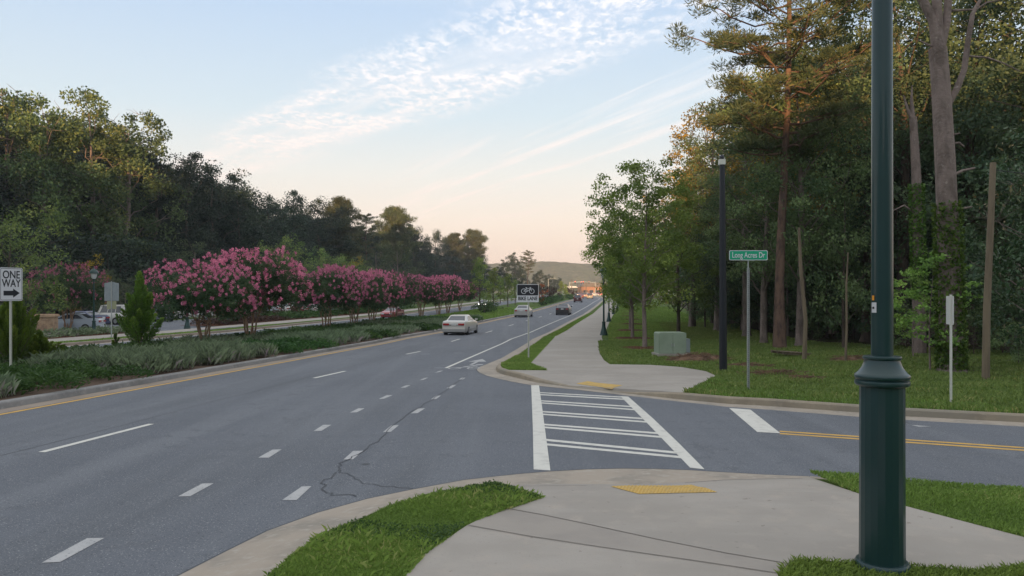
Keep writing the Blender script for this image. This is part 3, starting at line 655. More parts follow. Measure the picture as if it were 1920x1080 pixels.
for p in ((797, 664), (861, 662), (905, 648), (826, 690), (690, 640.0)): 
    a = G(*p, Z); mb.poly([a + Vector((r_ * math.cos(t) * 2.2, r_ * math.sin(t), 0)) for t, r_ in [(i * .785, .1 + .05 * math.sin(i * 7)) for i in range(8)]])
struct('paint_scuff', mb, M['faint_line'])
mb = MB()
for (a, b, r_) in ((686, 870, .06), (900, 712, .05), (1700, 792, .03)):
    p = G(a, b, Z); mb.poly([p + Vector((r_ * math.cos(i * .52), r_ * .8 * math.sin(i * .52), 0)) for i in range(12)])
struct('road_stain', mb, M['seal'])

# truncated-dome mats, following the slab they are set in
def slab_h(o, x, y):
    vs = o.data.vertices; best = None
    for p in o.data.polygons:
        a, b, c = [vs[i].co for i in p.vertices][:3] if len(p.vertices) == 3 else (None, None, None)
        if a is None: continue
        d = (b.x - a.x) * (c.y - a.y) - (c.x - a.x) * (b.y - a.y)
        if abs(d) < 1e-9: continue
        u = ((x - a.x) * (c.y - a.y) - (c.x - a.x) * (y - a.y)) / d; v = ((b.x - a.x) * (y - a.y) - (x - a.x) * (b.y - a.y)) / d
        if u >= -1e-6 and v >= -1e-6 and u + v <= 1 + 1e-6:
            z = a.z + u * (b.z - a.z) + v * (c.z - a.z); best = z if best is None else max(best, z)
    return best if best is not None else zg(y) + .05
def mat_pad(pix, slab, nx, ny, label):
    so = bpy.data.objects[slab]; mb = MB(); c = []
    for p in pix:
        h = .05
        for _ in range(8): q = G(p[0], p[1], h); h = .5 * h + .5 * (slab_h(so, q.x, q.y) - zg(q.y))
        c.append(G(p[0], p[1], h))
    def P(s, t, e):
        q = c[0].lerp(c[1], s).lerp(c[3].lerp(c[2], s), t); return Vector((q.x, q.y, slab_h(so, q.x, q.y) + e))
    n = 12; vs = [P(i / n, j / n, .005) for j in range(n + 1) for i in range(n + 1)]
    mb.add(vs, [(j * (n + 1) + i, j * (n + 1) + i + 1, (j + 1) * (n + 1) + i + 1, (j + 1) * (n + 1) + i) for i in range(n) for j in range(n)])
    for i in range(nx):
        for j in range(ny): mb.lathe([(.015, -.002), (.010, .006)], P((i + .5) / nx, (j + .5) / ny, .005), 6)
    tag(mb.build('tactile_paving', M['dome']), label, 'tactile paving')
mat_pad([(1145, 912.5), (1297, 909.5), (1345, 923.5), (1198, 926.8)], 'near_sidewalk', 22, 9, 'yellow bumpy tactile mat set in the nearer kerb ramp by the green lamp post')
mat_pad([(1080.8, 719.4), (1102, 714.8), (1167, 722.6), (1146.5, 730)], 'sidewalk', 8, 14, 'yellow bumpy tactile mat on the farther kerb ramp across the side street')

# hills: the wooded ridge ahead and an added unseen ridge behind that blocks the low sun
def ridge(name, line, height, width, m, seed, nz=.12, step=14):
    rng = np.random.default_rng(seed); mb = MB(); n = len(line); rows = 14
    for i, (x, y) in enumerate(line):
        a = Vector(line[max(i - 1, 0)]); b = Vector(line[min(i + 1, n - 1)]); t = (b - a).normalized(); nn = Vector((-t.y, t.x))
        for j in range(rows + 1):
            s = j / rows * 2 - 1; h = height[i] * max(0, math.cos(s * math.pi / 2)) ** .8
            h += (rng.uniform(-1, 1) * nz * height[i] * .5) * (1 - abs(s))
            mb.v.append((x + nn.x * s * width + rng.uniform(-1, 1) * width * .02, y + nn.y * s * width, zg(y) + h - .5))
    for i in range(n - 1):
        for j in range(rows):
            a = i * (rows + 1) + j; mb.f.append((a, a + rows + 1, a + rows + 2, a + 1)); mb.mi.append(0)
    o = mb.build(name, m); o['kind'] = 'structure'; return o
M['hill'] = mat('wooded_hill', (0.085, 0.098, 0.045), 1, spec=0, noise=[(.012, (0.10, 0.098, 0.05), .4, .65), (.05, (0.055, 0.068, 0.034), .42, .62), (.13, (0.13, 0.12, 0.06), .5, .7), (.11, (0.03, 0.036, 0.024), .55, .66)], bump=(.09, .5, 4))
hx = list(range(-500, 1600, 12)); hh = [58 + 5 * math.sin(x * .006 + 1) + 2.0 * math.sin(x * .03) - max(0, (-60 - x)) * .09 for x in hx]
ridge('hills_and_shade_ridge', [(x, 1560 + 60 * math.sin(x * .004)) for x in hx], [max(6, h - 1) for h in hh], 260, M['hill'], 3, .035)
# added sun blocker behind the camera; its dip lets light reach the right wood
sx, sy_ = math.sin(R(SUN_AZ)), math.cos(R(SUN_AZ)); px_, py_ = -sy_, sx          # px_,py_: across
qs = list(range(-420, 421, 10))
def qh(q): return 30.5 - 12 * math.exp(-((q - 0) / 26) ** 2) + 2.2 * math.sin(q * .21) + 1.4 * math.sin(q * .53 + 1)
ridge('hills_and_shade_ridge', [(sx * 105 + px_ * q, sy_ * 105 + py_ * q) for q in qs], [qh(q) for q in qs], 42, M['hill'], 5, .10)

# ---- grass
def poly_sample(P, n, rng):
    P = np.array([[p[0], p[1]] for p in P]); lo = P.min(0); hi = P.max(0); out = []; tot = 0
    while tot < n:
        q = rng.uniform(lo, hi, (n * 3 + 50, 2)); ins = np.zeros(len(q), bool); j = len(P) - 1
        for i in range(len(P)):
            c = ((P[i, 1] > q[:, 1]) != (P[j, 1] > q[:, 1])) & (q[:, 0] < (P[j, 0] - P[i, 0]) * (q[:, 1] - P[i, 1]) / (P[j, 1] - P[i, 1] + 1e-9) + P[i, 0]); ins ^= c; j = i
        q = q[ins]; out.append(q); tot += len(q)
        if len(q) == 0: break
    return np.concatenate(out)[:n]
def area(P): return abs(sum(P[i - 1][0] * P[i][1] - P[i][0] * P[i - 1][1] for i in range(len(P)))) / 2
zgv = np.vectorize(zg)
def grass(P, dens, h, w, dz, seed, m='grass', label=None, lean=.6, cap=160000, patch=.5):
    rng = np.random.default_rng(seed); n = min(cap, int(area(P) * dens)); q = poly_sample(P, n, rng); n = len(q)
    pos = np.column_stack([q, zgv(q[:, 1]) + dz])
    f = .5 + .25 * np.sin(q[:, 0] * 2.1 + np.sin(q[:, 1] * 1.7) * 2) + .25 * np.sin(q[:, 1] * 3.3 + q[:, 0])
    me = blade_mesh('grass', pos, h * (1 - patch * .5 + patch * f), w, lean, rng, rng.uniform(0, .7, n) + .3 * f, L_[m])
    o = link('grass', me); o['kind'] = 'stuff'; o['category'] = 'grass'; o['label'] = label or 'short green grass along the kerb'
    return o
def inset(P, d):                                      # pull an outline outward a little so blades overhang its edge
    c = Vector((sum(p[0] for p in P) / len(P), sum(p[1] for p in P) / len(P))); return [(p[0] + (c.x - p[0]) * d, p[1] + (c.y - p[1]) * d) for p in P]
nearP = [p for p in g1 if p.y > 3.0]
grass(inset(nearP, -.018), 20000, .038, .0055, S - .012, 11, label='lush uncut grass wedge between the near kerb and sidewalk', lean=1.0, patch=1.2)
grass(inset(nearP, -.03), 420, .075, .005, S - .012, 31, label='long seeding blades standing out of the near grass wedge', lean=.9, patch=1.4)
def clover(P, dens, seed, dz, label):
    rng = np.random.default_rng(seed); q = poly_sample(P, int(area(P) * dens), rng); f = np.sin(q[:, 0] * 2.3 + 1) + np.sin(q[:, 1] * 3.1 + q[:, 0] * 1.3) + rng.uniform(-.6, .6, len(q)); q = q[f > .1]; n = len(q)
    pos = np.column_stack([q, zgv(q[:, 1]) + dz + rng.uniform(.015, .05, n)]); me = leaf_mesh('clover', pos, .022, .9, rng, rng.uniform(0, .8, n), L_['clover'], np.tile([0.0, 1.0, .1], (n, 1)), .3)
    o = link('clover', me); tag(o, label, 'clover', None, 'stuff')
clover(nearP, 5000, 41, S - .012, 'low clover growing in patches among the near grass')
grass([p for p in g2 if p.x < 20], 4600, .055, .010, S - .02, 12, label='grass strip behind the near sidewalk along the side street', lean=.8)
grass([p for p in g3 if p.y > 2 and p.x < 20] + [Vector((6, 3, 0)), Vector((3, 3, 0))], 6500, .07, .008, S - .012, 13, label='grass clumps around the foot of the big green lamp post', lean=.9)
grass(strip_poly, 1500, .075, .016, K - .01, 14, label='narrow grass strip around the bike lane sign', lean=.8)
for i, (a, b) in enumerate(((45, 50), (50.9, 71), (71, 107))):
    P = [RP(-2.93, a), RP(-2.25, a), RP(-2.25, b), RP(-2.93, b)]; grass(P, 900 / (1 + i), .08, .025, K - .01, 20 + i, label='narrow grass strip between road and sidewalk, %s stretch' % ('nearest', 'middle', 'farthest')[i])
vp = [r3[5], r3[4], r3[3], r3[2], r3[1], r3[0], Vector((20, 12, 0)), Vector((24, 30, 0)), Vector((16, 45, 0)), RP(.75, 45)] + walk_back[::-1]
grass(vp, 330, .10, .022, K - .01, 15, 'roughgrass', label='rough grass on the verge in front of the wood', lean=.8, patch=.9, cap=150000)
grass([r3[5], r3[4], r3[3], r3[2], r3[1], r3[0], Vector((r3[0].x, r3[0].y + 1.6, 0)), Vector((r3[2].x, r3[2].y + 1.9, 0)), Vector((r3[3].x, r3[3].y + 2.5, 0)), walk_back[0]], 700, .06, .018, K - .01, 16, label='greener mown grass edging the far kerb of the side street')
grass([RP(4.8, 45), RP(12.5, 45), RP(12, 75), RP(5.5, 75)], 160, .10, .035, K - .01, 18, 'roughgrass', label='rough grass between the street oaks and the right wood')
grass([RP(.75, 75), RP(11, 75), RP(10, 140), RP(.75, 140)], 60, .10, .06, K - .01, 19, label='mown grass farther along the right sidewalk')
grass([RP(.75, 33), RP(4.8, 33), RP(5.6, 55), RP(6, 75), RP(.75, 75)], 260, .07, .03, K - .01, 17, label='mown grass beside the sidewalk under the street oaks')

# ================================================================== SIGNS, POSTS, LAMPS
def text(body, size, loc, rot, m, parent, name='lettering', sx=1.0, ext=.002, bold=.0):
    cu = bpy.data.curves.new('t', 'FONT'); cu.body = body; cu.size = size; cu.align_x = 'CENTER'; cu.align_y = 'CENTER'; cu.extrude = ext; cu.offset = bold; cu.space_line = .95
    t = bpy.data.objects.new('t', cu); C.objects.link(t); dg = bpy.context.evaluated_depsgraph_get(); me = bpy.data.meshes.new_from_object(t.evaluated_get(dg))
    me.name = name; me.materials.clear(); me.materials.append(m)
    bpy.data.objects.remove(t); bpy.data.curves.remove(cu)
    o = bpy.data.objects.new(name, me); C.objects.link(o); o.parent = parent; o.location = loc; o.rotation_euler = rot; o.scale = (sx, 1, 1); return o
def rrect(w, h, r, n=5):
    out = []
    for cx, cz, a0 in ((w / 2 - r, h / 2 - r, 0), (-w / 2 + r, h / 2 - r, 90), (-w / 2 + r, -h / 2 + r, 180), (w / 2 - r, -h / 2 + r, 270)):
        for i in range(n + 1): t = R(a0 + 90 * i / n); out.append((cx + r * math.cos(t), cz + r * math.sin(t)))
    return out
def plate(name, w, h, r, y0, y1, m, parent, cz, cx=0):
    mb = MB(); mb.prism([(x + cx, z + cz) for x, z in rrect(w, h, r)], y0, y1); return mb.build(name, m, parent)
def uchannel(root, h, m, holes=True, w=.05, top=None):
    mb = MB(); mb.m = 0
    for x in (-w / 2, w / 2): mb.box((x, 0, h / 2 - .1), (.006, .035, h + .2))
    mb.box((0, .014, h / 2 - .1), (w * .9, .006, h + .2)); mb.m = 1
    if holes:
        z = .1
        while z < h - .02: mb.box((0, .0095, z), (.012, .003, .012)); z += .0508
    return mb.build('post', [m, M['hole']], root)
FACE = (R(90), 0, 0)
# ONE WAY
p = at(20, 21.4, K); rt = empty('one_way_sign', p, R(79)); tag(rt, 'white ONE WAY sign with black arrow on a perforated post', 'road sign')
uchannel(rt, 2.75, M['post_white']); zc = 2.2 + (HY - 533) / F * 21.4 - p.z; 
bd = plate('panel', .76, .92, .05, -.022, -.016, M['sign_white'], rt, zc)
mb = MB()
ou = rrect(.72, .88, .04); inn = rrect(.695, .855, .035); n = len(ou)
mb.add([(x, -.0225, z + zc) for x, z in ou] + [(x, -.0225, z + zc) for x, z in inn], [(i, (i + 1) % n, n + (i + 1) % n, n + i) for i in range(n)]); mb.build('border', M['sign_black'], rt)
text('ONE', .30, (0, -.024, zc + .255), FACE, M['sign_black'], rt, sx=.93, bold=.004); text('WAY', .30, (0, -.024, zc + .02), FACE, M['sign_black'], rt, sx=.9, bold=.004)
mb = MB(); mb.prism([(-.26, zc - .31), (.06, zc - .31), (.06, zc - .37), (.28, zc - .245), (.06, zc - .12), (.06, zc - .18), (-.26, zc - .18)], -.0255, -.0225); mb.build('arrow', M['sign_black'], rt)
# BIKE LANE
p = G(991, 672, K); Yb = p.y; rt = empty('bike_lane_sign', p, R(2)); tag(rt, 'black and white BIKE LANE sign on a pale post in the grass strip', 'road sign')
uchannel(rt, 2.2 + (HY - 533) / F * Yb - p.z, M['post_white']); w = 41 / F * Yb; h = 33.5 / F * Yb; zc = 2.2 + (HY - 549.8) / F * Yb - p.z; cx = (989.5 - 991) / F * Yb
plate('panel', w, h, .035, -.024, -.016, M['sign_white'], rt, zc, cx)
bh = h * .60; bz = zc + h / 2 - bh / 2 - .018; plate('black_field', w - .036, bh, .025, -.027, -.0235, M['sign_black'], rt, bz, cx)
mb = MB(); k = w / .9
def ringz(mb, c, r, wd, y0, y1, n=22):
    V = []; 
    for i in range(n):
        t = 2 * math.pi * i / n
        for rr in (r - wd / 2, r + wd / 2): V += [(c[0] + rr * math.cos(t), y0, c[1] + rr * math.sin(t)), (c[0] + rr * math.cos(t), y1, c[1] + rr * math.sin(t))]
    Fc = []
    for i in range(n):
        a = i * 4; b = ((i + 1) % n) * 4; Fc += [(a, a + 2, b + 2, b), (a + 1, b + 1, b + 3, a + 3), (a, b, b + 1, a + 1), (a + 2, a + 3, b + 3, b + 2)]
    mb.add(V, Fc)
def barz(mb, a, b, wd, y0, y1):
    a = Vector(a); b = Vector(b); n = Vector((b.y - a.y, a.x - b.x)).normalized() * wd / 2
    mb.prism([tuple(a - n), tuple(b - n), tuple(b + n), tuple(a + n)], y0, y1)
bx = cx; wz = bz - .045 * k; Y0, Y1 = -.0300, -.0270
for s in (-1, 1): ringz(mb, (bx + s * .165 * k, wz), .098 * k, .022 * k, Y0, Y1)
L0 = (bx - .165 * k, wz); BB = (bx - .01 * k, wz - .005); ST = (bx - .065 * k, wz + .15 * k); HT = (bx + .105 * k, wz + .14 * k); FR = (bx + .165 * k, wz)
for a, b in ((L0, BB), (L0, (bx - .055 * k, wz + .115 * k)), (BB, ST), ((bx - .055 * k, wz + .115 * k), (bx + .11 * k, wz + .115 * k)), (BB, (bx + .115 * k, wz + .105 * k)), (FR, HT), (HT, (bx + .075 * k, wz + .165 * k)), (HT, (bx + .14 * k, wz + .16 * k)), ((ST[0] - .03 * k, ST[1]), (ST[0] + .035 * k, ST[1]))):
    barz(mb, a, b, .02 * k, Y0, Y1)
mb.build('bicycle_symbol', M['sign_white'], rt)
text('BIKE LANE', .205 * k, (cx, -.0255, zc - h / 2 + .145 * k), FACE, M['sign_black'], rt, sx=.83, bold=.006)
# street name
p = G(1403, 731, K); Ys_ = p.y; rt = empty('street_name_sign', p, R(0)); tag(rt, 'green street name sign reading Long Acres Dr on a perforated steel post', 'street sign')
hp = 2.2 + (HY - 502) / F * Ys_ - p.z; uchannel(rt, hp, M['galv'])
mb = MB(); mb.tube([(0, .01, hp - .05), (0, .01, hp + .2)], .014); mb.box((0, .01, hp + .19), (.34, .03, .03)); mb.build('bracket', M['galv'], rt)
zc = 2.2 + (HY - 478.7) / F * Ys_ - p.z; w = 72 / F * Ys_; h = 18.5 / F * Ys_
plate('panel', w, h, .03, -.012, -.004, M['sign_white'], rt, zc); plate('green_field', w - .03, h - .03, .022, -.0145, -.0115, M['sign_green'], rt, zc)
text('Long Acres Dr', .19, (0, -.0165, zc), FACE, M['sign_white'], rt, sx=.70, bold=.002)
# edge-on sign at the right
p = G(1783, 757, K); rt = empty('road_sign', p, R(78)); tag(rt, 'road sign seen nearly edge-on, on a steel post at the right verge', 'road sign')
uchannel(rt, 2.28, M['post_white']); plate('panel', .46, .60, .03, -.022, -.016, M['plate'], rt, 1.95, .12)
# signs seen from behind across the road
p = RP(-29.6, 48.5, K); p.x = (209 - HX) / F * 48.5; rt = empty('road_sign', p, R(180 + 6)); tag(rt, 'grey back of a large road sign with a smaller plate below, beside the far sidewalk', 'road sign')
uchannel(rt, 3.55, M['galv'], False); k = 48.5 / F; 
zc = 2.2 + (HY - 547) * k - p.z; 
mb = MB(); a_ = 13 * k; mb.prism([(-a_, zc - 17 * k), (a_, zc - 17 * k), (a_, zc + 16 * k), (a_ * .55, zc + 17 * k), (a_ * .3, zc + 18.3 * k), (-a_ * .3, zc + 18.3 * k), (-a_ * .55, zc + 17 * k), (-a_, zc + 16 * k)], -.03, -.022); mb.build('panel', M['sign_back'], rt)
plate('lower_panel', 17 * k, 15 * k, .02, -.03, -.022, M['sign_yellow'], rt, zc - 25 * k)

# the big near lamp post
def big_post():
    p = Vector(((1654 - HX) / F * 6.2, 6.2, zg(6.2) + S)); rt = empty('lamp_post', p); tag(rt, 'thick dark green lamp post with a ringed collar, nearest to the viewer', 'lamp post')
    k = 6.2 / F; z = lambda y: CAMZ + (HY - y) * k - p.z
    r = lambda w: w * k / 2
    mb = MB(); mb.lathe([(r(96), -.02), (r(96), .03), (r(90), .05)], n=40); mb.lathe([(r(84), .045), (r(89), z(1075)), (r(90), z(1070)), (r(86), z(1066)), (r(81), z(1063))], n=40); mb.build('base_ring', M['green_paint'], rt, 40)
    mb = MB(); n = 16; vs = []; fs = []; pr = [(r(79), z(1064)), (r(79.5), z(721))]
    mb.lathe([(r(81), z(1064)), (r(79.5), z(900)), (r(79), z(721))], n=20); mb.build('base_shaft', M['green_paint'], rt, 12)
    mb = MB()
    mb.lathe([(r(80), z(724)), (r(90), z(722.5)), (r(95), z(720)), (r(96.5), z(716.5)), (r(94.5), z(713)), (r(89), z(711.8)), (r(89), z(711.2)), (r(94), z(709.5)), (r(97), z(705.5)), (r(95.5), z(702)), (r(88), z(699)), (r(79), z(694)), (r(71), z(688)), (r(66), z(682)), (r(63), z(677)), (r(62), z(674.5)), (r(66), z(673)), (r(68.5), z(670.5)), (r(66), z(667.5)), (r(60), z(667)), (r(46), z(666.5))], n=48)
    mb.build('collar', M['green_paint'], rt, 50)
    mb = MB(); mb.lathe([(r(38.5), z(668)), (r(38.2), z(560)), (r(36.8), z(200)), (r(35.5), z(0)), (r(32), 7.6)], n=40); sh = mb.build('shaft', M['green_paint'], rt, 40)
    mb = MB(); mb.tube([(0, 0, 7.5), (0, -.02, 7.9), (.25, -.1, 8.25), (.8, -.2, 8.3), (1.05, -.25, 8.1)], [.05, .045, .04, .035, .03]); mb.lathe([(.05, 0), (.16, -.1), (.28, -.28), (.3, -.34)], (1.05, -.25, 8.1), 20); mb.build('lantern', M['green_paint'], rt, 40)
    for nm, m, y0, y1, a0, a1 in (('orange_sticker', 'sticker_o', 554, 563, -174, -157), ('white_sticker', 'sticker_w', 567, 586, -176, -144)):
        mb = MB(); R_ = r(38.6) + .0015 + .002; A_ = []; B_ = []
        for i in range(7): t = R(a0 + (a1 - a0) * i / 6); A_.append(Vector((R_ * math.cos(t), R_ * math.sin(t), z(y0)))); B_.append(Vector((R_ * math.cos(t), R_ * math.sin(t), z(y1))))
        mb.strip(A_, B_); mb.build(nm, M[m], rt)
    mb = MB(); R_ = r(38.6) + .0045; A_ = []; B_ = []
    for i in range(5): t = R(-170 + 14 * i / 4); A_.append(Vector((R_ * math.cos(t), R_ * math.sin(t), z(575)))); B_.append(Vector((R_ * math.cos(t), R_ * math.sin(t), z(579))))
    mb.strip(A_, B_); mb.build('sticker_print', M['trim'], rt)
big_post()
# tall plain black pole with a white cap
p = G(1356, 697, K); k = p.y / F; rt = empty('street_light_pole', p); tag(rt, 'tall plain black pole with a pale square cap and photocell, on the verge', 'pole')
z = lambda y: CAMZ + (HY - y) * k - p.z; r = lambda w: w * k / 2
mb = MB(); mb.lathe([(r(14.5), -.05), (r(14), z(600)), (r(9.5), z(308))], n=20); mb.build('shaft', M['black_paint'], rt, 40)
bpy.data.objects['shaft.001'].rotation_euler = (0, R(-.25), 0)
mb = MB(); mb.box((r(-5), 0, z(304)), (r(22), r(22), r(20))); mb.build('cap', M['post_white'], rt)
mb = MB(); mb.lathe([(r(8), z(299)), (r(9), z(297)), (r(8), z(293)), (r(3), z(290))], (r(-5), 0, 0), 12); mb.build('photocell', M['black_paint'], rt, 40)
# wooden pole
p = G(1848, 713, K); k = p.y / F; rt = empty('wooden_pole', p); tag(rt, 'weathered wooden pole leaning slightly right in front of the wood', 'pole')
mb = MB(); tx = (1862 - 1848) * k; H = CAMZ + (HY - 305) * k - p.z; mb.tube([(0, 0, -.1), (tx * .25, .03, H * .33), (tx * .6, .0, H * .66), (tx, 0, H)], [7 * k, 6.5 * k, 6 * k, 5.5 * k], 12); mb.build('shaft', M['wood_grey'], rt, 40)
mb = MB(); mb.tube([(tx + .05, 0, H - .2), (tx + 2, .5, H - .32), (tx + 5, 1, H - .35), (tx + 12, 3, H - .1)], .012, 5); mb.build('wire', M['trim'], rt)
# transformer cabinet
p = at(1260, G(1260, 671, K).y + .5, K); k = p.y / F; rt = empty('transformer_cabinet', p, R(4)); tag(rt, 'green metal transformer cabinet on a concrete pad beside the sidewalk', 'cabinet')
w, h, d = 52 * k, 46 * k, .8
mb = MB(); mb.box((0, .3, .06), (w + .12, d + .3, .16)); mb.build('pad', M['concrete'], rt)
mb = MB(); mb.prism([(-w / 2, .14), (w / 2, .14), (w / 2, h - .03), (w / 2 - .06, h), (-w / 2 + .06, h), (-w / 2, h - .03)], -d / 2 + .3, d / 2 + .3); mb.build('housing', M['box_green'], rt)
for s in (-1, 1):
    mb = MB(); mb.box((s * w * .245, -d / 2 + .29, h * .5 + .05), (w * .475, .03, h * .78)); dr = mb.build('door', M['box_green'], rt)
    mb = MB(); mb.box((s * w * .04, -d / 2 + .262, h * .5), (.03, .03, .12)); mb.build('handle', M['galv'], dr)
mb = MB(); mb.box((w / 2 + .1, .35, h * .42), (.2, .6, h * .62)); mb.build('side_box', M['sign_back'], rt)

# ornamental street lamps
def ornate_lamp():
    rt = empty('street_lamp', (0, 0, 0)); H = 4.25
    mb = MB(); mb.lathe([(.27, -.02), (.27, .06), (.24, .1), (.235, .16), (.19, .3), (.14, .5), (.115, .7), (.11, .82), (.13, .85), (.13, .89), (.09, .93)], n=16); mb.build('base', M['green_metal'], rt, 30)
    mb = MB(); mb.lathe([(.062, .9), (.058, 2.2), (.05, H - .62), (.075, H - .6), (.075, H - .56), (.05, H - .53), (.09, H - .45), (.11, H - .42)], n=14); mb.build('shaft', M['green_metal'], rt, 40)
    mb = MB(); mb.lathe([(.10, H - .42), (.17, H - .3), (.205, H - .12), (.21, H - .02)], n=16); mb.build('globe', M['lantern_glass'], rt, 40)
    mb = MB(); mb.lathe([(.215, H - .03), (.31, H - .04), (.31, H - .01), (.27, H + .1), (.17, H + .22), (.06, H + .28), (.035, H + .34), (.045, H + .37), (.01, H + .42)], n=18); mb.build('hood', M['green_metal'], rt, 40)
    return rt
LP = ornate_lamp(); first = True
near_lbl = ['green street lamp nearest along the right sidewalk, its head hidden in the street oak', 'second green street lamp along the right sidewalk', 'third green street lamp along the right sidewalk', 'fourth green street lamp along the right sidewalk', 'farthest green street lamp along the right sidewalk']
for i, (px, Y) in enumerate(((1132, 52), (1141.7, 77), (1150.5, 103), (1157.5, 128), (1161, 152))):
    o = LP if first else copy_tree(LP); first = False; o.location = at(px, Y, K); tag(o, near_lbl[i], 'street lamp', 'green street lamps along the right sidewalk')
for px, Y, lb in ((176, 54, 'green street lamp with a domed hood and pale globe beside the far sidewalk at left'), (351, 63, 'green street lamp whose head is hidden behind the first pink flowering tree'), (429, 71, 'green street lamp whose head is hidden behind the big pink flowering tree')):
    o = copy_tree(LP); o.location = at(px, Y, K); tag(o, lb, 'street lamp', 'green street lamps along the far sidewalk'); o.scale = (1, 1, 1.0)

# stone gate pillar
p = at(88, 51, K + .0); rt = empty('stone_pillar', p, R(12)); tag(rt, 'square tan stone pillar with a capstone at the lot entrance', 'pillar'); rg = random.Random(3)
mb = MB(); zz = -.05; H = 1.45
while zz < H - .2:
    hh = rg.uniform(.09, .17)
    for s in range(4):
        n = rg.choice((2, 3)); xs = sorted([0, 1] + [rg.uniform(.25, .75) if n == 2 else (.33 * (i + 1) + rg.uniform(-.08, .08)) for i in range(n - 1)])
        for a, b in zip(xs, xs[1:]):
            c = Vector(((a + b) / 2 - .5, -.46 + rg.uniform(0, .02), 0)) ; c = Matrix.Rotation(s * math.pi / 2, 3, 'Z') @ Vector((c.x * .98, c.y, 0))
            dd = ((b - a) * .98 - .015, .12, hh - .014) if s % 2 == 0 else (.12, (b - a) * .98 - .015, hh - .014)
            mb.box((c.x, c.y, zz + hh / 2), dd)
    zz += hh
mb.box((0, 0, zz / 2), (.9, .9, zz - .02)); mb.build('shaft', M['stone'], rt)
mb = MB(); mb.box((0, 0, zz + .06), (1.16, 1.16, .12)); mb.box((0, 0, zz + .14), (1.04, 1.04, .06)); mb.build('capstone', M['stone'], rt)
# broken pallet lying at the wood's edge
p = G(1482, 668, K); rt = empty('wooden_pallet', p + Vector((0, 0, .02)), R(15)); tag(rt, 'broken grey wooden pallet lying by the trunk at the wood edge', 'pallet')
for i in range(7): mb = MB(); mb.box((-.55 + i * .19, 0, .20 - i * .014), (.12, 1.0, .022), tilt=R(6)); mb.build('slat', M['wood_grey'], rt)
for j in (-.4, 0, .4): mb = MB(); mb.box((0, j, .11), (1.25, .05, .11), tilt=R(5)); mb.build('runner', M['wood_grey'], rt)

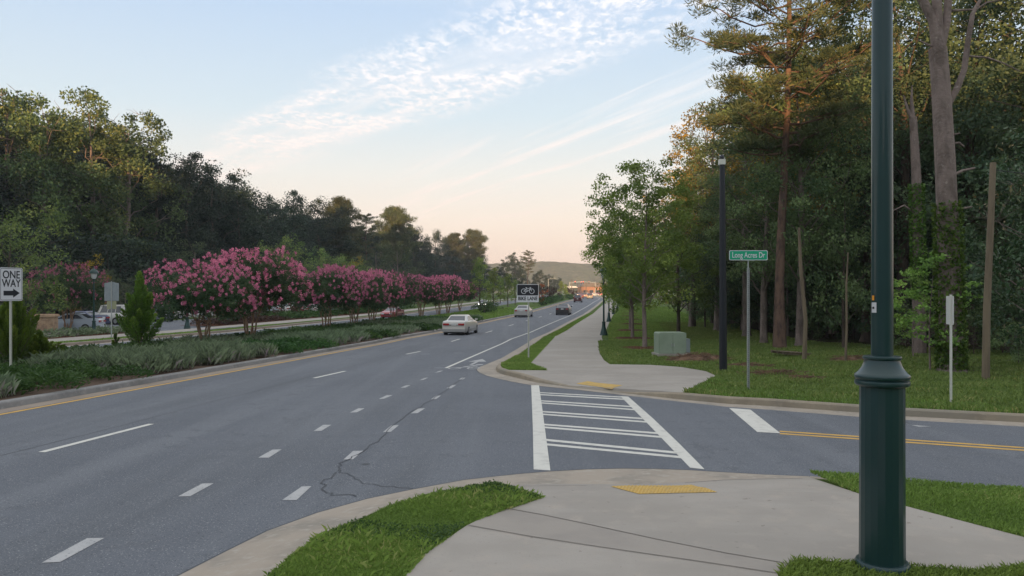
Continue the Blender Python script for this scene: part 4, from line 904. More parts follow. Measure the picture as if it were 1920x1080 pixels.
# ================================================================== VEHICLES
def loft(mb, secs):
    n = len(secs[0]); vs = [p for s in secs for p in s]; fs = []
    for i in range(len(secs) - 1):
        for j in range(n - 1): fs.append((i * n + j, i * n + j + 1, (i + 1) * n + j + 1, (i + 1) * n + j))
    fs.append(tuple(range(n))); fs.append(tuple((len(secs) - 1) * n + j for j in reversed(range(n)))); fs += [(i * n, (i + 1) * n, (i + 1) * n + n - 1, i * n + n - 1) for i in range(len(secs) - 1)]
    mb.add(vs, fs)
def make_car(kind, col, L=4.7, W=1.8, H=1.42, lights=False, tail='wide', name='parked_car'):
    """front points to +x; origin on the ground under the middle"""
    rt = empty(name, (0, 0, 0)); P = M[col]; h = L / 2; w = W / 2; belt = H * (.64 if kind == 'sedan' else .56); zb = .2 if kind == 'sedan' else .28; wr = .315 if kind == 'sedan' else .37
    if kind == 'sedan':
        deck = [(-h, .62, .86), (-h + .06, .70, .93), (-h + .2, .73, .97), (-h + .75, .735, 1), (-h + 1.3, .72, 1), (0, .7, 1), (h - 1.35, .7, 1), (h - .6, .63, .98), (h - .15, .55, .92), (h, .46, .82)]
        gh = (-h + .72, -h + 1.45, h - 2.15, h - 1.2)
    elif kind == 'suv':
        deck = [(-h, .6, .9), (-h + .07, .64, .96), (-h + .3, .64, .99), (0, .62, 1), (h - 1.25, .6, 1), (h - .55, .57, .98), (h - .1, .52, .92), (h, .44, .84)]
        gh = (-h + .04, -h + .28, h - 1.85, h - 1.2)
    else:  # boxy off-roader
        deck = [(-h, .58, .95), (-h + .06, .6, .98), (0, .6, 1), (h - 1.2, .58, 1), (h - .2, .56, .98), (h, .5, .92)]
        gh = (-h + .03, -h + .12, h - 1.65, h - 1.25)
    top = lambda f: H * f
    secs = []
    for (x, f, wf) in deck:
        z = top(f) * (1 if kind != 'sedan' else 1.0); zt = max(z, zb + .25); e = .10 if abs(x) > h - .1 else 0
        half = [(w * wf * .90, zb + e), (w * wf * .985, zb + e + .12), (w * wf, zb + (zt - zb) * .52), (w * wf * .975, zt - .10), (w * wf * .92, zt - .03), (w * wf * .80, zt), (w * wf * .4, zt + .012)]
        secs.append([(x, y, zz) for y, zz in half] + [(x, -y, zz) for y, zz in reversed(half)])
    mb = MB(); loft(mb, secs); mb.build('body', P, rt, 35)
    zb0 = top(deck[len(deck) // 2][1]) - .03; zr = H
    xb0, xr0, xr1, xb1 = gh; wb, wt = w * .90, w * (.70 if kind == 'sedan' else .78)
    ring = lambda xa, xc, ww, z: [(xa, -ww * .92, z), (xa, ww * .92, z), (xa + .25, ww, z), (xc - .3, ww, z), (xc, ww * .88, z), (xc, -ww * .88, z), (xc - .3, -ww, z), (xa + .25, -ww, z)]
    rb = ring(xb0, xb1, wb, zb0); rm = ring(xr0, xr1, wt, zr - .05); rt_ = [(x * .94 + (xr0 + xr1) / 2 * .06, y * .86, zr) for x, y, _ in rm]
    mb = MB(); vs = rb + rm + rt_; fs = []
    for k in range(2): fs += [(k * 8 + i, k * 8 + (i + 1) % 8, k * 8 + 8 + (i + 1) % 8, k * 8 + 8 + i) for i in range(8)]
    fs.append(tuple(range(16, 24))); mb.add(vs, fs); mb.build('cabin', P, rt, 30)
    def pane(name, a, b, c, d, off, m='glass_car', s0=.08, s1=.92, t0=.14, t1=.94):
        a, b, c, d = map(Vector, (a, b, c, d)); nrm = (b - a).cross(d - a).normalized() 
        q = lambda s, t: (a.lerp(b, s)).lerp(d.lerp(c, s), t)
        cen = q(.5, .5); ctr = Vector(((xr0 + xr1) / 2, 0, zr * .8)); nrm = nrm if nrm.dot(cen - ctr) > 0 else -nrm
        P4 = [q(s0, t0) + nrm * off, q(s1, t0) + nrm * off, q(s1, t1) + nrm * off, q(s0, t1) + nrm * off]
        mb = MB(); mb.add(P4 + [p - nrm * .02 for p in P4], [(0, 1, 2, 3), (0, 4, 5, 1), (1, 5, 6, 2), (2, 6, 7, 3), (3, 7, 4, 0)]); mb.build(name, M[m], rt)
    pane('rear_window', rb[0], rb[1], rm[1], rm[0], .008, s0=.06, s1=.94, t0=.10); pane('windscreen', rb[5], rb[4], rm[4], rm[5], .008, s0=.04, s1=.96, t0=.06)
    for s in (1, -1):
        a, b, c, d = (rb[2], rb[3], rm[3], rm[2]) if s == 1 else (rb[7], rb[6], rm[6], rm[7])
        if kind == 'sedan': cuts = ((.05, .49), (.53, .97))
        else: cuts = ((.04, .27), (.30, .63), (.66, .97))
        for s0, s1 in cuts: pane('side_window', a, b, c, d, .008, s0=s0, s1=s1, t0=.12, t1=.9)
        mb = MB(); mb.box((xb1 - .42, s * (w + .07), zb0 + .1), (.12, .18, .12)); mb.build('mirror', P, rt)
    for sx in (-1, 1):
        for sy in (-1, 1):
            wx = sx * (h - (.95 if sx > 0 else .98)) ; mb = MB()
            mb.tube([(wx, sy * (w - .20), wr), (wx, sy * (w - .015), wr)], wr * 1.13, 20); mb.build('wheel_arch', M['trim'], rt)
            mb = MB(); mb.tube([(wx, sy * (w - .21), wr), (wx, sy * (w - .01), wr), (wx, sy * (w + .004), wr)], [wr, wr, wr * .93], 22); wh = mb.build('wheel', M['tyre'], rt, 40)
            mb = MB(); mb.tube([(wx, sy * (w - .02), wr), (wx, sy * (w + .012), wr)], [wr * .62, wr * .58], 16); mb.build('rim', M['rim'], wh, 40)
    zt_ = H * deck[1][1]; wt_ = w * deck[0][2]
    if kind == 'sedan':
        lw = .43 if tail == 'wide' else .28
        for sy in (-1, 1): mb = MB(); mb.box((-h - .012, sy * (wt_ * .98 - lw / 2), zt_ - .20), (.09, lw, .14)); mb.build('tail_light', M['tail'], rt)
        mb = MB(); mb.box((-h - .02, 0, zt_ - .20), (.05, .34, .16)); mb.build('licence_plate', M['plate'], rt)
        mb = MB(); mb.box((-h + .0, 0, zb + .18), (.16, W * .9, .20)); mb.build('bumper', P, rt)
    else:
        for sy in (-1, 1): mb = MB(); mb.box((-h + .02, sy * (wt_ * .95 - .02), zt_ * .92), (.14, .15, .34)); mb.build('tail_light', M['tail'], rt)
        mb = MB(); mb.box((-h - .02, 0, zt_ * .72), (.05, .34, .16)); mb.build('licence_plate', M['plate'], rt)
        mb = MB(); mb.box((-h + .0, 0, zb + .18), (.16, W * .92, .24)); mb.build('bumper', M['trim'] if kind == 'boxy' else P, rt)
        for sy in (-1, 1): mb = MB(); mb.tube([(xr0 + .3, sy * wt * .82, H + .04), (xr1 - .2, sy * wt * .82, H + .04)], .02, 6); mb.build('roof_rail', M['trim'], rt)
    mb = MB(); mb.box((-h + .04, 0, zb + .03), (.1, W * .8, .12)); mb.build('valance', M['trim'], rt)
    for sy in (-1, 1): mb = MB(); mb.box((h - .06, sy * (w * deck[-1][2] - .22), H * deck[-2][1] - .13), (.14, .34, .14)); mb.build('headlight', M['head_on' if lights else 'head'], rt)
    mb = MB(); mb.box((h - .01, 0, zb + .28), (.05, W * .45, .14)); mb.build('grille', M['trim'], rt)
    return rt
def heading(Y): return math.atan2(1, (xr(Y + 2) - xr(Y - 2)) / 4)
def drive(c, px, Y, label, cat, grp=None, rev=False, dz=0, head=None):
    c.location = at(px, Y, dz); c.rotation_euler = (0, 0, (heading(Y) if head is None else R(head)) + (math.pi if rev else 0)); tag(c, label, cat, grp); return c
G1 = 'vehicles driving away along the road'
M['lower_silver'] = mat('paint_lower_silver', (0.33, 0.33, 0.32), .35, coat=.5)
nc = make_car('sedan', 'white', 4.95, 1.82, 1.42, name='driving_car')
for sy in (-1, 1): mb = MB(); mb.box((.03, sy * .905, .33), (2.35, .03, .20)); mb.build('side_cladding', M['lower_silver'], nc)
mb = MB(); mb.box((-2.55, 0, .36), (.07, 1.66, .2)); mb.build('bumper_cladding', M['lower_silver'], nc)
mb = MB(); mb.box((-2.49, 0, .73), (.03, 1.5, .02)); mb.build('boot_seam', M['trim'], nc)
drive(nc, 864.5, 57.5, 'white older sedan with wide red tail lights, nearest car in the left lane', 'car', G1)
drive(make_car('sedan', 'silver', 4.8, 1.82, 1.47, tail='n', name='driving_car'), 982, 97, 'pale silver sedan driving away just behind the bike lane sign', 'car', G1)
drive(make_car('sedan', 'black', 4.85, 1.86, 1.46, tail='n', name='driving_car'), 1057, 106, 'black sedan driving away in the right lane', 'car', G1)
drive(make_car('suv', 'maroon', 4.8, 1.9, 1.75, name='driving_car'), 1084, 186, 'dark red sport utility car ahead of the black sedan', 'car', G1)
dc = make_car('sedan', 'red', 4.7, 1.82, 1.45, tail='n', name='driving_car'); drive(dc, 1089.5, 262, 'red car far ahead, left of the two on the road before the junction', 'car', G1)
drive(make_car('suv', 'black', 4.8, 1.95, 1.8, name='driving_car'), 1106, 248, 'dark sport utility car far ahead in the right lane', 'car', G1)
drive(make_car('suv', 'maroon', 4.8, 1.95, 1.8, name='driving_car'), 1096, 300, 'dark red car waiting near the junction', 'car', G1)
drive(make_car('suv', 'red', 4.8, 1.9, 1.7, name='driving_car'), 1107, 310, 'small bright red car waiting at the junction on the right', 'car', G1)
drive(make_car('sedan', 'palesilver', 4.7, 1.82, 1.45, name='driving_car'), 1079, 290, 'pale oncoming car beyond the median near the junction', 'car', None, True)
G2 = 'oncoming cars on the far carriageway'
rc = make_car('sedan', 'red', 4.4, 1.75, 1.36, name='driving_car'); drive(rc, 736, 91, 'red coupe coming toward the viewer beyond the median', 'car', G2, True)
drive(make_car('sedan', 'white', 4.7, 1.8, 1.45, lights=True, name='driving_car'), 908, 140, 'white oncoming car with lit headlights half hidden by the median trees', 'car', G2, True)
G3 = 'cars parked in the lot at left'
PZ = -.08
drive(make_car('sedan', 'palesilver', 4.8, 1.82, 1.46), 132, 63, 'pale silver sedan parked between the stone pillar and the street lamp', 'car', G3, head=190, dz=PZ)
bx_ = make_car('boxy', 'white', 4.7, 1.85, 1.95); drive(bx_, 210, 76, 'boxy white off-road car parked by the small juniper', 'car', G3, head=161, dz=PZ)
drive(make_car('suv', 'grey', 4.8, 1.95, 1.78), 299, 84, 'dark grey sport utility car parked right of the juniper', 'car', G3, head=128, dz=PZ)
drive(make_car('sedan', 'white', 4.7, 1.8, 1.44), 362, 92, 'white sedan parked behind the first pink flowering tree', 'car', G3, head=205, dz=PZ)
drive(make_car('sedan', 'blue', 4.7, 1.8, 1.44), 152, 72, 'dark blue car half hidden behind the pale silver sedan', 'car', G3, head=170, dz=PZ)
cols = ['palesilver', 'blue', 'white', 'silver', 'red', 'grey', 'white', 'palesilver']
protos = {c: None for c in cols}
words = {'palesilver': 'pale silver', 'blue': 'dark blue', 'white': 'white', 'silver': 'grey silver', 'red': 'red', 'grey': 'dark grey'}
lotpos = [(512, 112), (526, 124), (533, 110), (548, 121), (560, 111), (574, 119), (583, 109), (590, 126)]; seen = {}
for cc, (px, Y) in zip(cols, lotpos):
    c = make_car('sedan' if cc != 'grey' else 'suv', cc, 4.6, 1.8, 1.48)
    seen[cc] = seen.get(cc, 0) + 1
    lb = '%s car parked far back between the pink trees%s' % (words[cc], {0: '', 1: ', nearer the left tree', 2: ', nearer the right tree'}[0 if cols.count(cc) == 1 else seen[cc]])
    drive(c, px, Y, lb, 'car', G3, head=100 + (px * 7) % 25, dz=PZ)

# ================================================================== VEGETATION
def tg(o, name=None, label=None, cat='tree', group=None):
    if name: o.name = name
    tag(o, label, cat, group); return o
# ---- far woods at left
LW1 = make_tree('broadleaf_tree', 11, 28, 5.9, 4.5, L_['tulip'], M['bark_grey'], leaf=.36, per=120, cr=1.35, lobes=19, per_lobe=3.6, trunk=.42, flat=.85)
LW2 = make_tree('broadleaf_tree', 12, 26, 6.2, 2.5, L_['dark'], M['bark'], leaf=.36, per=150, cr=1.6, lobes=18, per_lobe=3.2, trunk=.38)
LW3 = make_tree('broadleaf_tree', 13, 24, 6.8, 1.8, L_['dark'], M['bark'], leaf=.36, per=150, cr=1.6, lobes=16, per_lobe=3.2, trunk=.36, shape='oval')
LP1 = make_pine('pine_tree', 21, 28, 5.6, 11, L_['pine'], M['bark_pine'], trunk=.34, n_br=60, tuft=.45, per=80, cr=1.15, aspect=.3, flat=.85)
LP2 = make_pine('pine_tree', 22, 27, 4.4, 14, L_['pine'], M['bark_pine'], trunk=.30, n_br=26, tuft=.5, per=34, cr=.8, aspect=.22)
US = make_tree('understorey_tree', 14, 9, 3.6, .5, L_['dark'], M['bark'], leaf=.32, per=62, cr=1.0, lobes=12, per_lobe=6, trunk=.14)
def dline(px, o=-64.0):
    t = 100.0
    for _ in range(80): t += .5 * ((o + xr(t)) / ((px - HX) / F) - t) if False else 0
    k = (px - HX) / F; lo, hi = 20.0, 600.0
    for _ in range(60):
        m_ = (lo + hi) / 2
        if xr(m_) + o < k * m_: lo = m_
        else: hi = m_
    return (lo + hi) / 2
def topH(ytop, d): return CAMZ + (HY - ytop) / F * d - zg(d)
GL = 'trees of the wood left of the road'
tops = [(-70, 160, LW2), (10, 136, LW1), (88, 156, LW1), (172, 150, LW1), (236, 186, LW1), (292, 262, LW2), (352, 286, LW2), (402, 306, LW3), (446, 330, LW2), (498, 362, LW3), (545, 357, LW2), (600, 371, LW3), (640, 371, LP1), (688, 398, LP2), (738, 387, LP1), (775, 420, LW2), (815, 430, LW3), (850, 437, LP1), (886, 430, LP1)]
lab1 = {LW1: 'very tall broadleaf tree with golden sunlit top at the left end of the wood', LW2: 'dark broadleaf tree in the front row of the left wood', LW3: 'dark rounded broadleaf tree in the front row of the left wood', LP1: 'tall pine with a sunlit top rising from the left wood', LP2: 'thin airy pine leaning out of the left wood'}
own = {172: 'very tall tree with golden top and bare pale trunk behind the street lamp at left', 10: 'very tall tree with sunlit top at the left edge of the photo', 88: 'tall tree between the left edge and the tree with the bare pale trunk', 236: 'tall tree sloping down at the right end of the golden-topped group', 352: 'dark round-topped tree standing above its neighbours right of the golden-topped trees',
       738: 'tall pine with golden crown, highest one left of centre', 886: 'round-crowned pine with sunlit orange trunk, nearest the road at the end of the left wood', 640: 'flat-topped pine above the yellow shrub-like tree in the left wood', 850: 'small pine crown just left of the round-crowned pine', -70: 'tall dark tree just outside the left edge'}
where_ = {292: ', first below the golden-topped group', 446: ', behind the biggest pink flowering tree', 545: ', behind the gap after the big pink tree', 775: ', right of the golden pine', 402: ', right of the round-topped one', 498: ', above the right side of the big pink tree', 600: ', left of the flat-topped pine', 815: ', left of the small pine crown'}
for i, (px, yt, pr) in enumerate(tops):
    d = min(dline(px), 330) if px > 0 else 98 + (px * -.05)
    if px < 260: d = 96 + px * .03
    H = topH(yt, d); o = put(pr, at(px, d, 0), H, rz=i * 1.7, rad=1.0 if pr in (LP1, LP2) else (.92 + .16 * ((i * 37) % 10) / 10))
    tg(o, None, own.get(px, (lab1[pr].replace(' in the front row of the left wood', '') if px in where_ else lab1[pr]) + where_.get(px, '')), 'tree', GL)
# second and third rows, closing the wood
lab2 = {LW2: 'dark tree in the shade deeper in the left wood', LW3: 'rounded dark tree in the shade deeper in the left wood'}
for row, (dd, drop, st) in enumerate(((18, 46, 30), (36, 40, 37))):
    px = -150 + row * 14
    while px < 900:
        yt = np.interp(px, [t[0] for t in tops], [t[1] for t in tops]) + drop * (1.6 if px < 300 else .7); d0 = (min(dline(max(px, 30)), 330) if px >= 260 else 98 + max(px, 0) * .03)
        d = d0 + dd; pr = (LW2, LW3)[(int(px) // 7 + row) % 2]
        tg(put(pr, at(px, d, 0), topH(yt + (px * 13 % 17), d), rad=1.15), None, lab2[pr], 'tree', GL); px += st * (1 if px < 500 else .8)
k = 0
for row, (off, st) in enumerate(((-8, 26), (3, 31))):
    px = -60 + row * 11
    while px < 905:
        d0 = (min(dline(max(px, 30)), 330) if px >= 260 else 96 + max(px, 0) * .03) + off + (k * 7 % 5)
        if not (135 < px < 180 and row == 0): tg(put(US, at(px, d0, 0), 7.5 + (k * 29 % 30) / 9, rad=1.25), None, 'low dark tree filling the foot of the left wood', 'tree', 'low trees at the foot of the left wood')
        px += st * (1 if px < 500 else .75); k += 1
# beyond, where the median ends
for i, (px, yt, d, pr, lb) in enumerate(((918, 505, 300, LW3, 'dark broadleaf tree right of the round-crowned pine'), (945, 487, 330, LW2, 'broadleaf tree with an airy crown left of centre beyond the median'), (965, 474, 345, LW2, 'taller airy tree above the bike lane sign, left one'), (990, 468, 350, LP2, 'taller airy tree above the bike lane sign, thin one at right'),
        (1012, 505, 360, LW3, 'low rounded tree right of the bike lane sign'), (1030, 514, 380, LW3, 'rounded tree at the far end of the left wood, before the hill'), (1048, 520, 400, LW2, 'last tree of the left wood before the wooded hill'), (935, 500, 370, LW2, 'tree behind the airy trees above the bike lane sign'), (1005, 512, 410, LW2, 'tree behind the low rounded tree beyond the sign'), (1038, 522, 430, LW3, 'tree behind the last tree of the left wood'),
        (978, 500, 385, LW3, 'dark tree low behind the two airy trees'), (1062, 532, 420, LW3, 'small tree at the very end of the left wood'))):
    tg(put(pr, at(px, d, 0), topH(yt, d), rad=1.0), None, lb, 'tree', GL)

for i in range(12):                                   # the wood goes on past the left edge
    px = -170 - i * 95; d = 92 + (i * 7) % 12
    tg(put((LW2, LW1, LW3)[i % 3], at(px, d, 0), 26 + (i * 5) % 4, rz=i, rad=1.25), None, 'tall tree of the left wood beyond the left edge of the photo', 'tree', GL)
    tg(put(US, at(px + 30, d - 9, 0), 8.5, rad=1.5), None, 'low tree of the left wood beyond the left edge of the photo', 'tree', 'low trees at the foot of the left wood')
# ---- middle layer at left: lighter trees between lot and wood
ELM = make_tree('elm_tree', 31, 9, 4.2, .8, L_['lime'], M['bark'], leaf=.26, per=60, cr=.9, lobes=16, per_lobe=6, trunk=.16, shape='vase', aspect=.45)
GRY = make_tree('grey_green_tree', 32, 10, 4.0, 1.0, L_['grey'], M['bark_grey'], leaf=.26, per=50, cr=.85, lobes=15, per_lobe=6, trunk=.16, shape='oval', aspect=.4)
GLD = make_tree('yellow_tree', 33, 7, 2.6, .8, L_['gold'], M['bark'], leaf=.22, per=46, cr=.6, lobes=10, per_lobe=8, trunk=.11, shape='vase', aspect=.4)
GM = 'small trees between the parking lot and the wood'
for px, yt, d, pr, lb in ((15, 405, 52, ELM, 'large bright green spreading tree at the left edge behind the ONE WAY sign'), (152, 478, 76, GLD, 'small yellow tree behind the street lamp at left'), (196, 505, 80, GRY, 'grey-green tree behind the sign seen from the back'), (365, 452, 100, GRY, 'slim grey-green tree rising behind the first pink tree'), (515, 455, 112, ELM, 'light green feathery tree rising behind the big pink tree'), (470, 490, 108, GRY, 'grey-green tree hidden behind the big pink tree'),
        (590, 490, 125, ELM, 'light green tree left of the yellow one behind the pink trees'), (622, 478, 132, ELM, 'taller light green tree behind the pink trees'), (652, 482, 135, GLD, 'yellow feathery tree behind the row of pink trees'), (672, 490, 142, ELM, 'light green tree right of the yellow one'), (705, 458, 150, GRY, 'grey-green tree, left one of the hazy pair behind the pink trees'), (745, 452, 160, GRY, 'grey-green tree, right one of the hazy pair behind the pink trees'), (780, 490, 172, GRY, 'lower grey-green tree behind the last pink trees'), (60, 470, 70, GRY, 'grey-green tree left of the dull pink tree'), (235, 520, 90, GRY, 'grey-green tree behind the boxy white car'), (560, 505, 118, GRY, 'grey-green tree behind the parked cars')):
    tg(put(pr, at(px, d, 0), topH(yt, d), rad=1.0), None, lb, 'tree', GM)
# conical street trees at the end of the median
CON = make_tree('street_oak', 41, 8, 2.2, .9, L_['street'], M['bark'], leaf=.2, per=60, cr=.6, lobes=16, per_lobe=10, trunk=.12, shape='cone')
GC = 'green trees planted in the grassy median'
for i, (px, yt, Y, lb) in enumerate(((900, 478, 118, 'tall conical green tree at the end of the pink row'), (925, 498, 128, 'second conical green tree right of the pink row'), (952, 510, 142, 'conical green tree left of the bike lane sign'), (966, 522, 156, 'small green tree directly left of the bike lane sign'), (938, 515, 165, 'small green tree behind the second conical one'))):
    tg(put(CON, at(px, Y, K), topH(yt, Y) - K, rz=i), None, lb, 'tree', GC)
BSH = make_tree('round_shrub', 42, 3.2, 1.6, .1, L_['plum'], M['bark'], leaf=.2, per=50, cr=.5, lobes=9, per_lobe=12, trunk=.06)
RUST = make_tree('rust_tree', 43, 6, 2.0, .6, L_['rust'], M['bark'], leaf=.2, per=60, cr=.5, lobes=10, per_lobe=10, trunk=.09, shape='oval')
tg(put(RUST, at(1016, 150, K), topH(533, 150), rad=.8), None, 'orange-leaved small tree just right of the bike lane sign', 'tree')
for i, (px, yt, Y, lb) in enumerate(((1022, 538, 172, 'dark reddish shrub-like tree right of the orange tree'), (1036, 540, 190, 'dark reddish tree right of its twin, before the green median tree'), (1068, 541, 260, 'dark reddish tree at the far end of the median'), (1078, 545, 285, 'dark reddish small tree beside the far junction'))):
    tg(put(BSH, at(px, Y, K), topH(yt, Y), rz=i), None, lb, 'tree', 'dark reddish small trees at the far end of the median')
for i, (px, yt, Y, lb) in enumerate(((1052, 526, 215, 'green tree in the far median right of the dark reddish ones'), (1060, 532, 240, 'smaller green tree in the far median'))): tg(put(CON, at(px, Y, K), topH(yt, Y), rz=i + 3), None, lb, 'tree', GC)
SHB = make_tree('clipped_shrub', 44, 1.1, .9, .05, L_['cover'], M['bark'], leaf=.12, per=40, cr=.3, lobes=8, per_lobe=26, trunk=.03)
for i, (px, Y) in enumerate(((1015, 150), (1023, 157), (1031, 166), (1037, 176), (1044, 186), (1052, 200), (1068, 225), (1074, 240), (908, 108), (917, 112))):
    tg(put(SHB, at(px, Y, K), 1.5, rz=i, rad=1.3), None, 'low round green shrub in the far part of the median', 'shrub', 'low round shrubs in the far median')

# ---- crape myrtles
def make_crape(seed, bloom='bloom', nb=500):
    rng = np.random.default_rng(seed); H, rad = 5.6, 3.3; root = empty('crape_myrtle', (0, 0, 0)); mb = MB(); cl = []; tipz = []
    lobes = []
    for i in range(11): a = i * 2.4; rr = rad * (.62 if i % 3 else .25); lobes.append((rr * math.cos(a), rr * math.sin(a), 3.0 + 1.1 * ((i * 5) % 7) / 7 + (.5 if i % 3 == 0 else 0), 1.35, 1.12))
    for i in range(8): a = i * .785 + .3; lobes.append((2.0 * math.cos(a), 2.0 * math.sin(a), 2.35 + .3 * (i % 3), 1.15, .85))
    stems = 6
    for i in range(stems):
        a = i * 6.283 / stems + rng.uniform(-.3, .3); b0 = np.array([math.cos(a) * .16, math.sin(a) * .16, -.05]); m1 = np.array([math.cos(a) * .42, math.sin(a) * .42, 1.3]); l = lobes[i]
        limb(mb, b0, m1, .055, .045, rng, 4, k=6); e = np.array([l[0] * .8, l[1] * .8, l[2]]); limb(mb, m1, e, .045, .015, rng, 4, k=5)
        l = lobes[(i + 6) % 11]; limb(mb, m1, (l[0] * .8, l[1] * .8, l[2]), .03, .01, rng, 4, k=5)
    cl = sample_lobes(rng, lobes, 46); cl = cl[cl[:, 2] > 1.45]
    P, t = clumps_to_leaves(rng, cl, 70, .42, .8); link('crown', leaf_mesh('crown', P, .15, .5, rng, t, L_['crape']), root)
    mb.build('stems', M['bark_tan'], root, 60)
    # panicles sit on the outside of the crown
    out = []
    while len(out) < nb:
        l = lobes[rng.integers(len(lobes))]; u = unit(rng, 1)[0]; u[2] = abs(u[2]) * 1.1 + rng.uniform(-.42, .15); p = np.array(l[:3]) + u * np.array([l[3], l[3], l[4]]) * 1.12
        if any(((p[0] - q[0]) / q[3]) ** 2 + ((p[1] - q[1]) / q[3]) ** 2 + ((p[2] - q[2]) / q[4]) ** 2 < .93 for q in lobes if q is not l): continue
        out.append(p)
    out = np.array(out); idx = np.repeat(np.arange(nb), 36); rr = rng.uniform(.07, .135, nb)
    off = unit(rng, len(idx)) * (rng.uniform(0, 1, len(idx)) ** .5)[:, None] * rr[idx][:, None] * np.array([1, 1, 1.25]); bt = rng.uniform(0, .6, nb)
    link('blossom', leaf_mesh('blossom', out[idx] + off, .07, .85, rng, bt[idx] + rng.uniform(-.1, .4, len(idx)), L_[bloom]), root); root['h'] = H
    return root
CM = [make_crape(51), make_crape(52), make_crape(53, 'bloomdull', 380)]
GX = 'pink flowering crape myrtles'
for i, (px, d, yt, v, lb) in enumerate(((382, 40, 492, 0, 'pink flowering tree at the left end of the median row, beside the juniper'), (469, 45.4, 468, 1, 'largest pink flowering tree, second in the median row'), (612, 58.7, 498, 0, 'pink flowering tree third in the median row, with a gap of road before it'),
        (664, 65.8, 503, 1, 'pink flowering tree fourth in the median row'), (698, 71.5, 509, 0, 'pink flowering tree fifth in the median row'), (738, 79, 512, 2, 'duller pink flowering tree above the red coupe'), (790, 91, 516, 1, 'pink flowering tree seventh in the median row, behind the nearest white car'), (822, 101, 517, 0, 'pink flowering tree eighth in the median row'),
        (840, 110, 517, 1, 'pink flowering tree second from the right end of the median row'), (862, 120, 527, 2, 'dark pink-brown flowering tree at the right end of the median row'), (128, 62, 496, 2, 'dull pink flowering tree beyond the far road behind the silver sedan'))):
    H = (topH(yt, d) - K) * 1.06; put(CM[v], at(px, d, K), H, rz=i * 2.1 + .4, label=lb, group=GX, rad=1.0)['category'] = 'tree'

# ---- upright junipers
def make_juniper(seed, H, rad, n, spread=0.0, leaf=.11):
    """flame-shaped sprays, each tapering to a point, on a leaning stem"""
    rng = np.random.default_rng(seed); root = empty('juniper', (0, 0, 0)); mb = MB(); PP = []; BB = []; TT = []
    for i in range(n):
        t = (i + .5) / n; lead = i >= n - 3
        z0 = H * (.04 + .62 * t) * (1 if not lead else .95); env = rad * (1 - t) ** .75 * rng.uniform(.45, 1.15); a = i * 2.4 + rng.uniform(-.4, .4)
        L = H * rng.uniform(.20, .34) * (1.15 - .4 * t) * (1 + spread * .5)
        if lead: env = .04; L = H * (.36 - .04 * (n - 1 - i)); z0 = H * .64
        b0 = np.array([math.cos(a) * env * .15, math.sin(a) * env * .15, z0]); tip = np.array([math.cos(a) * env, math.sin(a) * env, min(H, z0 + L)])
        limb(mb, b0, tip, .02 * (1.3 - t), .005, rng, 3, k=4)
        m_ = int(340 * (.5 + L)); s_ = rng.uniform(0, 1, m_) ** .8; w = .17 * (rad ** .4) * (1 - s_) ** .6 * (.35 + s_) * 1.7 * (L / .8) ** .5
        u = unit(rng, m_); c = b0 + (tip - b0) * s_[:, None]; P = c + u * w[:, None] * rng.uniform(.2, 1, m_)[:, None] ** .5
        d = (tip - b0) / np.linalg.norm(tip - b0); PP.append(P); BB.append(d + u * .45); TT.append(rng.uniform(0, .5) + .45 * s_ + rng.uniform(-.1, .1, m_))
    P = np.concatenate(PP); B = np.concatenate(BB); B /= np.linalg.norm(B, axis=1, keepdims=True)
    link('crown', leaf_mesh('crown', P, leaf, .38, rng, np.concatenate(TT), L_['juniper'], B, .7), root)
    mb.tube([(0, 0, -.1), (.03, .02, H * .4), (0, 0, H * .8)], [.09, .06, .015], 7); mb.build('trunk', M['bark'], root, 60); root['h'] = H; return root
J1 = make_juniper(61, 3.5, 1.3, 36); put(J1, at(262, 35.5, K), 3.62, rz=.3, label='upright pointed juniper in the median left of the pink trees')['category'] = 'juniper'
J2 = make_juniper(62, 3.0, 1.5, 42, .5)
for px, d, H, rd, lb in ((24, 24.5, 2.9, .62, 'large spreading juniper behind the ONE WAY sign'), (-35, 25, 3.0, 1.0, 'big juniper at the left edge of the photo'), (74, 25.5, 1.25, 1.45, 'lower spreading juniper right of the ONE WAY sign')):
    put(J2, at(px, d, K), H, rz=px, label=lb, rad=rd, group='spreading junipers at the left end of the median')['category'] = 'juniper'
J3 = make_juniper(63, .7, .3, 9, .4, .07); put(J3, at(216, 36, K), .75, label='tiny juniper sprig left of the pointed juniper')['category'] = 'juniper'

# ---- median ground cover in blocks
def mounds(rng, P, n):
    q = poly_sample(P, n, rng); return q
def blade_bed(P, seed, h=.5, dens=260, label='', m='blade', w=.028, dz=K):
    rng = np.random.default_rng(seed); A_ = area(P); nm = max(4, int(A_ * 2.4)); c = mounds(rng, P, nm); per = max(20, int(dens * A_ / nm)); idx = np.repeat(np.arange(len(c)), per)
    r = rng.uniform(0, .42, len(idx)) ** .8; a = rng.uniform(0, 6.283, len(idx)); xy = c[idx] + np.stack([np.cos(a) * r, np.sin(a) * r], 1); n = len(xy)
    hh = (1 - (r / .5) ** 2 * .55) * rng.uniform(.6, 1.15, len(c))[idx]
    d = np.stack([np.cos(a), np.sin(a), np.zeros(n)], 1)
    pos = np.column_stack([xy, zgv(xy[:, 1]) + dz])
    # tier the blades so that the mound is full to the ground
    lift = rng.uniform(0, .55, n) * h * hh; pos[:, 2] += lift
    me = blade_mesh('shrub_bed', pos, h * .5, w, .8, rng, np.where(lift < h * .12, rng.uniform(.7, 1, n), rng.uniform(0, .75, n)), L_[m])
    o = link('ornamental_grass_bed', me); tag(o, label, 'ornamental grass', None, 'stuff'); return o
